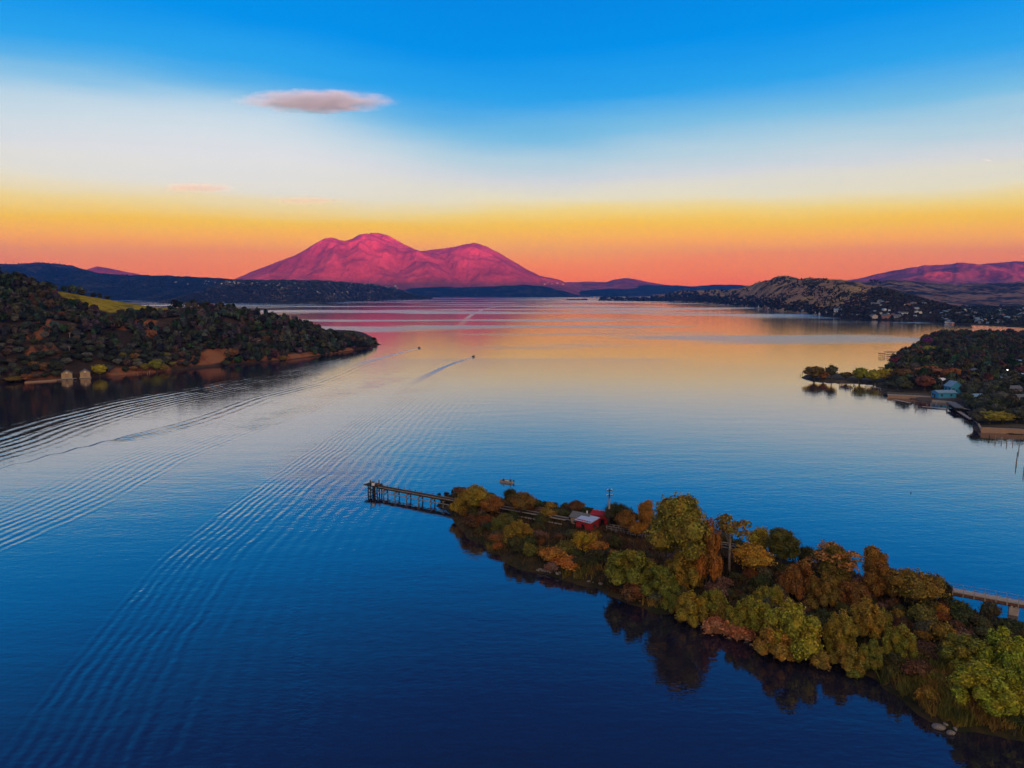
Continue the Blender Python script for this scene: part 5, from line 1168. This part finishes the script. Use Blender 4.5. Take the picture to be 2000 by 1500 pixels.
# red cut bank
M_clay = land('red_clay', (.38, .15, .07), (.16, .07, .04), 2.2, .42, (.40, .19, .09), bump=.5, contrast=.12)
xs = np.linspace(0, 1, 46); zs = np.linspace(0, 1, 20); U, Vv = np.meshgrid(xs, zs)
A_ = G(395, 712, 0); B_ = G(441, 708, 0); dpt = Vector((A_.x+B_.x, A_.y+B_.y, 0)).normalized(); Hk = at(418, 680, A_.y+14).z
crn = 1.15*Hk*(.86+.22*(np.floor(vnoise(xs*9, xs*0, 7)*2.99)/3.))*np.clip(np.minimum(xs, 1-xs)*9+.35, 0, 1)
dep_ = 10+5*Vv+1.6*fbm(U*5, Vv*3, 4, 3)-6*(np.abs(U-.5)*2)**4*0+9*np.clip(np.abs(U-.5)*2-.75, 0, 1)
Xc = A_.x+(B_.x-A_.x)*U+dpt.x*dep_; Yc = A_.y+(B_.y-A_.y)*U+dpt.y*dep_; Zc = -.2+crn[None]*Vv+1.0
Xc = np.vstack([Xc, Xc[-1]+dpt.x*9]); Yc = np.vstack([Yc, Yc[-1]+dpt.y*9]); Zc = np.vstack([Zc, Zc[-1]-.6]); r_, c_ = Xc.shape
i = np.arange((r_-1)*c_).reshape(r_-1, c_)[:, :-1].ravel()
props(ob('clay_bank', mesh_np('clay_bank', np.stack([Xc.ravel(), Yc.ravel(), Zc.ravel()], 1), np.stack([i, i+1, i+1+c_, i+c_], 1), [M_clay])), kind='structure')

# ------------------------------------------------------------------ far shores: houses, woods, masts
deps = bpy.context.evaluated_depsgraph_get()
bpy.context.view_layer.update()
from mathutils.bvhtree import BVHTree
def bvh(names):
    V = []; F = []
    for o in C.objects:
        if o.type == 'MESH' and o.name.split('.')[0] in names:
            k = len(V); V += [v.co.copy() for v in o.data.vertices]; F += [tuple(i+k for i in p.vertices) for p in o.data.polygons]
    return BVHTree.FromPolygons(V, F)
TB = bvh({'wooded_bluff', 'wooded_ridge', 'golden_hills', 'wooded_hill', 'town_shore', 'brown_hills', 'low_headland', 'islet', 'mountain'})
def hit(px, py):
    l, n, i, d = TB.ray_cast(Vector((0, 0, CAMH)), ray(px, py).normalized()); return l
BOXH = mesh_any('house', *(lambda v, f: (v, f))(*merge([gable(-.5, .5, -.35, .35, -.3, .42, .66)])), [])
HWALL = [simple('far_wall_'+n_, c_, .8, var=.05) for n_, c_ in (('cream', (.55, .48, .42)), ('white', (.70, .68, .66)), ('grey', (.26, .27, .30)), ('terracotta', (.45, .20, .13)))]
FH = []
for wm in HWALL:
    for rm in (M_greyroof, M_ltblue):
        me = bpy.data.meshes.new('far_house'); wv, wf = gable(-.5, .5, -.35, .35, -.4, .40, .62); parts = [(wv, wf)]+gable_roof(-.5, .5, -.35, .35, .40, .62, .03, .06)+[box(-.3, -.15, -.37, -.352, .1, .28), box(.1, .25, -.37, -.352, .1, .28)]
        V, F = merge(parts); me.from_pydata(V, [], F); me.materials.append(wm); me.materials.append(rm); me.materials.append(M_glass)
        me.polygons.foreach_set('material_index', [0]*len(wf)+[1]*12+[2]*12); FH.append(me)
def far_house(px, py, wpx, lab, grp, i, which=None):
    q = hit(px, py)
    if q is None: return
    s = wpx/FPX*q.length
    o = ob('house', FH[(which if which is not None else rng.randrange(len(FH)))]); o.location = q; o.scale = (s, s, s*.8); o.rotation_euler = (0, 0, rng.uniform(-.5, .5)+rng.choice([0, 1.57])); props(o, lab, 'house', grp)
for i in range(70):
    px = rng.gauss(440, 60) if i < 34 else rng.uniform(520, 790); py = rng.uniform(549, 556) if i < 34 else rng.uniform(553, 574)
    if px < 330: continue
    far_house(px, py, rng.uniform(2, 4.2), 'small pale house on the wooded bluff across the water '+('left of the mountain' if px < 500 else 'below the mountain'), 'houses on the bluff '+('left of the mountain' if px < 500 else 'below the mountain'), i, rng.choice([0, 4, 4, 6, 2]))
for i in range(14): far_house(rng.uniform(960, 1110), rng.uniform(552, 572), rng.uniform(2.5, 3.5), 'tiny pale house low on the right flank of the mountain', 'houses on the flank of the mountain', i, 2)
for i in range(20): far_house(rng.uniform(1190, 1370), 586+rng.uniform(-.6, .8), 3, 'tiny pale house on the low wooded headland', 'houses on the low headland', i, 2)
for i in range(26):
    px = rng.uniform(1480, 1690); far_house(px, np.interp(px, [1480, 1690], [602, 621])-rng.uniform(0, 5), rng.uniform(4, 7), 'small pale house at the foot of the golden hills', 'houses at the foot of the golden hills', i, rng.choice([0, 2, 4, 5]))
for i, (px, py, w_, wh, lab) in enumerate(((1706, 621, 13, 0, 'cream low waterfront building below the dark wooded hill'), (1731, 621, 13, 6, 'terracotta waterfront house below the dark wooded hill'), (1752, 620, 10, 4, 'grey waterfront house right of the terracotta one'), (1636, 610, 12, 3, 'white waterfront building with blue roof below the golden hills'), (1767, 614, 9, 2, 'white house above the waterfront right of the grey one'), (1790, 611, 8, 2, 'white house on the lower slope of the dark wooded hill'))):
    far_house(px, py, w_, lab, None, i, wh)
for i in range(26): far_house(rng.uniform(1705, 1830), rng.uniform(588, 618), rng.uniform(4.5, 7), 'pale house among the trees on the dark wooded hill', 'houses on the dark wooded hill', i)
for i in range(64): far_house(rng.uniform(1840, 2010), rng.uniform(604, 633), rng.uniform(4.5, 8.5), 'pale house of the lakeside town beyond the peninsula', 'houses of the lakeside town', i)
def scatter(name, n, fn, lab, cols_, wpx=(5, 9), asp=.8):
    it = []
    for _ in range(n):
        px, py = fn(); q = hit(px, py)
        if q is None: continue
        s = rng.uniform(*wpx)/FPX*q.length; it.append((q.x, q.y, q.z-s*.15, s, s*asp*rng.uniform(.7, 1.2), tuple(v*rng.uniform(.7, 1.3) for v in rng.choice(cols_))))
    stuff_trees(name, it, lab, CO2, M_tint)
CO2 = [coarse(800+i, 10, .5) for i in range(5)]
DK = [(.026,.032,.024), (.034,.038,.028), (.045,.042,.030), (.02,.024,.02)]
def f_town():
    px = rng.uniform(1830, 2010); return px, rng.uniform(600, np.interp(px, [1830, 2010], [629, 637]))
scatter('town_trees', 1000, f_town, 'tree canopy between the houses of the lakeside town', DK+[(.04,.06,.035)], (5, 9), .6)
def f_gold():
    px = rng.uniform(1300, 1700); b_ = np.interp(px, [1300, 1380, 1480, 1560, 1640, 1700], [587, 592, 601, 611, 619, 624]); return px, b_-abs(rng.gauss(0, 9))-.5
scatter('shore_wood', 1000, f_gold, 'dark trees along the foot of the golden hills', DK, (4, 8))
def f_gold2():
    while True:
        px = rng.uniform(1330, 1720); py = rng.uniform(541, 615); 
        if vnoise(np.array([px/26.]), np.array([py/9.]), 4)[0] > .52: return px, py
scatter('hill_oaks', 1300, f_gold2, 'scattered dark oaks over the golden hills', DK, (2.2, 4.5))
def f_wh():
    px = rng.uniform(1640, 1880); return px, rng.uniform(np.interp(px, [1640,1670,1700,1718,1740,1780,1820,1860,1880], [597,580,566,562,567,577,588,599,604]), 627)
scatter('hill_wood', 1300, f_wh, 'scrub covering the dark wooded hill', [(.05,.045,.035), (.035,.035,.028), (.06,.045,.04)], (4, 8), .6)
def f_low(): return rng.uniform(1172, 1400), rng.uniform(580, 590)
scatter('headland_wood', 420, f_low, 'dark trees on the low headland in the middle distance', DK, (4, 7))
scatter('islet_trees', 26, lambda: (rng.uniform(1106, 1146), 585.5), 'dark trees on the small flat islet', DK, (3.5, 5.5), .5)
def f_bl():
    px = rng.uniform(330, 842); t_ = np.interp(px, [330, 400, 500, 640, 740, 790, 842], [589, 568, 549, 551, 559, 572, 583]); return px, rng.uniform(t_, np.interp(px, [330, 630, 842], [593, 591, 584.5]))
scatter('bluff_wood', 2400, f_bl, 'dark trees over the wooded bluff across the water', DK, (2.5, 5), .7)
def f_rid():
    px = rng.uniform(0, 520); return px, rng.uniform(np.interp(px, [0, 75, 140, 200, 320, 420, 520], [517, 514, 519, 536, 540, 543, 551])-.6, 592)
scatter('ridge_wood', 2200, f_rid, 'woods and scrub over the far left ridge', [(.012,.018,.02), (.022,.028,.03), (.035,.038,.036), (.05,.05,.045)], (2., 4.2), .6)
for px, py in ((12, 516), (27, 516)):
    q = hit(px, py+2); 
    if q is None: continue
    e = empty('lattice_mast', (q.x, q.y, q.z)); hgt = 9./FPX*q.length; props(e, 'thin lattice mast on the far left ridge, %s of the pair' % ('left' if px < 20 else 'right'), 'mast')
    for x_ in (-1, 1):
        v, f = tube([(x_*2.5, 0, -3), (x_*.6, 0, hgt)], [.45, .3], 4); pm('leg', [(v, f)], M_timber, e)
    for k_ in (.55, .75, .95): pm('crossarm', [box(-4.5, 4.5, -.3, .3, hgt*k_, hgt*k_+.6)], M_timber, e)
for px, y0_, y1_, Y_ in ((302, 591, 603, 800), (137, 649, 668, 640), (136, 676, 694, 600)):
    p = hitH(px, y1_); t = at(px, y0_, p.y); e = empty('utility_pole', p); props(e, {302: 'thin pale utility pole beside the yellow field', 137: 'thin pale utility pole among the trees halfway up the headland', 136: 'thin pale utility pole above the first hut'}[px], 'utility pole')
    v, f = tube([(0, 0, -4), (0, 0, t.z-p.z)], [.22, .16], 6); pm('post', [(v, f)], M_plank, e); pm('crossarm', [box(-1.1, 1.1, -.08, .08, t.z-p.z-.6, t.z-p.z-.4)], M_plank, e)

# ------------------------------------------------------------------ clouds (real vapour, far beyond the haze)
def cloud(name, px, py, wpx, hpx_, Y, dens, col, lab, seed, tilt=0., depth=.5):
    c_ = at(px, py, Y); w = wpx/FPX*Y; h = hpx_/FPX*Y
    bm = bmesh.new(); bmesh.ops.create_icosphere(bm, subdivisions=4, radius=1.0)
    me = bpy.data.meshes.new(name); bm.to_mesh(me); bm.free()
    m = bpy.data.materials.new(name+'_vapour'); m.use_nodes = True; N = m.node_tree.nodes; L = m.node_tree.links
    for n in list(N): N.remove(n)
    t = nd(N, 'ShaderNodeTexCoord'); g = nd(N, 'ShaderNodeVectorMath', operation='LENGTH'); 
    mpn = nd(N, 'ShaderNodeMapping'); mpn.inputs['Scale'].default_value = (1.6, 1.0, .7); mpn.inputs['Location'].default_value = (seed, 0, 0); L.new(t.outputs['Object'], mpn.inputs[0])
    nn = nd(N, 'ShaderNodeTexNoise', inp={'Scale': 2.2, 'Detail': 7.0, 'Roughness': .6}); L.new(mpn.outputs[0], nn.inputs['Vector'])
    # ragged lens: radius and thickness vary with the noise
    wv_ = nd(N, 'ShaderNodeVectorMath', operation='SUBTRACT'); L.new(nn.outputs['Color'], wv_.inputs[0]); wv_.inputs[1].default_value = (.5, .5, .5)
    ws_ = nd(N, 'ShaderNodeVectorMath', operation='MULTIPLY'); L.new(wv_.outputs[0], ws_.inputs[0]); ws_.inputs[1].default_value = (.9, .9, 2.3)
    ad = nd(N, 'ShaderNodeVectorMath', operation='ADD'); L.new(t.outputs['Object'], ad.inputs[0]); L.new(ws_.outputs[0], ad.inputs[1]); L.new(ad.outputs[0], g.inputs[0])
    d = mth(N, L, 'SUBTRACT', 1.0, g.outputs['Value']); d = mth(N, L, 'MULTIPLY', mth(N, L, 'MAXIMUM', d, 0.), 2.2, clamp=True); d = mth(N, L, 'MULTIPLY', mth(N, L, 'POWER', d, 1.4), dens)
    pv = nd(N, 'ShaderNodeVolumePrincipled'); pv.inputs['Color'].default_value = (*col, 1); L.new(d, pv.inputs['Density']); pv.inputs['Anisotropy'].default_value = -.3
    oo = nd(N, 'ShaderNodeOutputMaterial'); L.new(pv.outputs[0], oo.inputs['Volume']); me.materials.append(m)
    o = ob(name, me); o.location = c_; o.scale = (w/2, w*depth/2, h/2); o.rotation_euler = (0, tilt, 0); props(o, lab, 'cloud'); return o
#@@CLOUDS
cloud('cloud', 618, 198, 320, 40, 20000, 0.0026, (.25, .97, .98), 'flat pinkish grey lens shaped cloud high above the mountain', 3.1, depth=.35)
cloud('cloud', 385, 367, 160, 20, 30000, .0007, (.35, .9, .6), 'small faint yellow cloud low over the left horizon', 7.7, depth=.35)
cloud('cloud', 600, 392, 150, 16, 30000, .0005, (.35, .9, .6), 'very faint yellow cloud streak left of the mountain top', 9.2, depth=.35)
cloud('contrail', 1929, 313, 26, 3.4, 24000, .006, (1, 1, 1), 'short bright vapour trail in the upper right sky', 1.2, tilt=R(12), depth=.05)

print('tris', sum(len(o.data.polygons)*1 for o in {o.data.name: o for o in C.objects if o.type == 'MESH'}.values()))
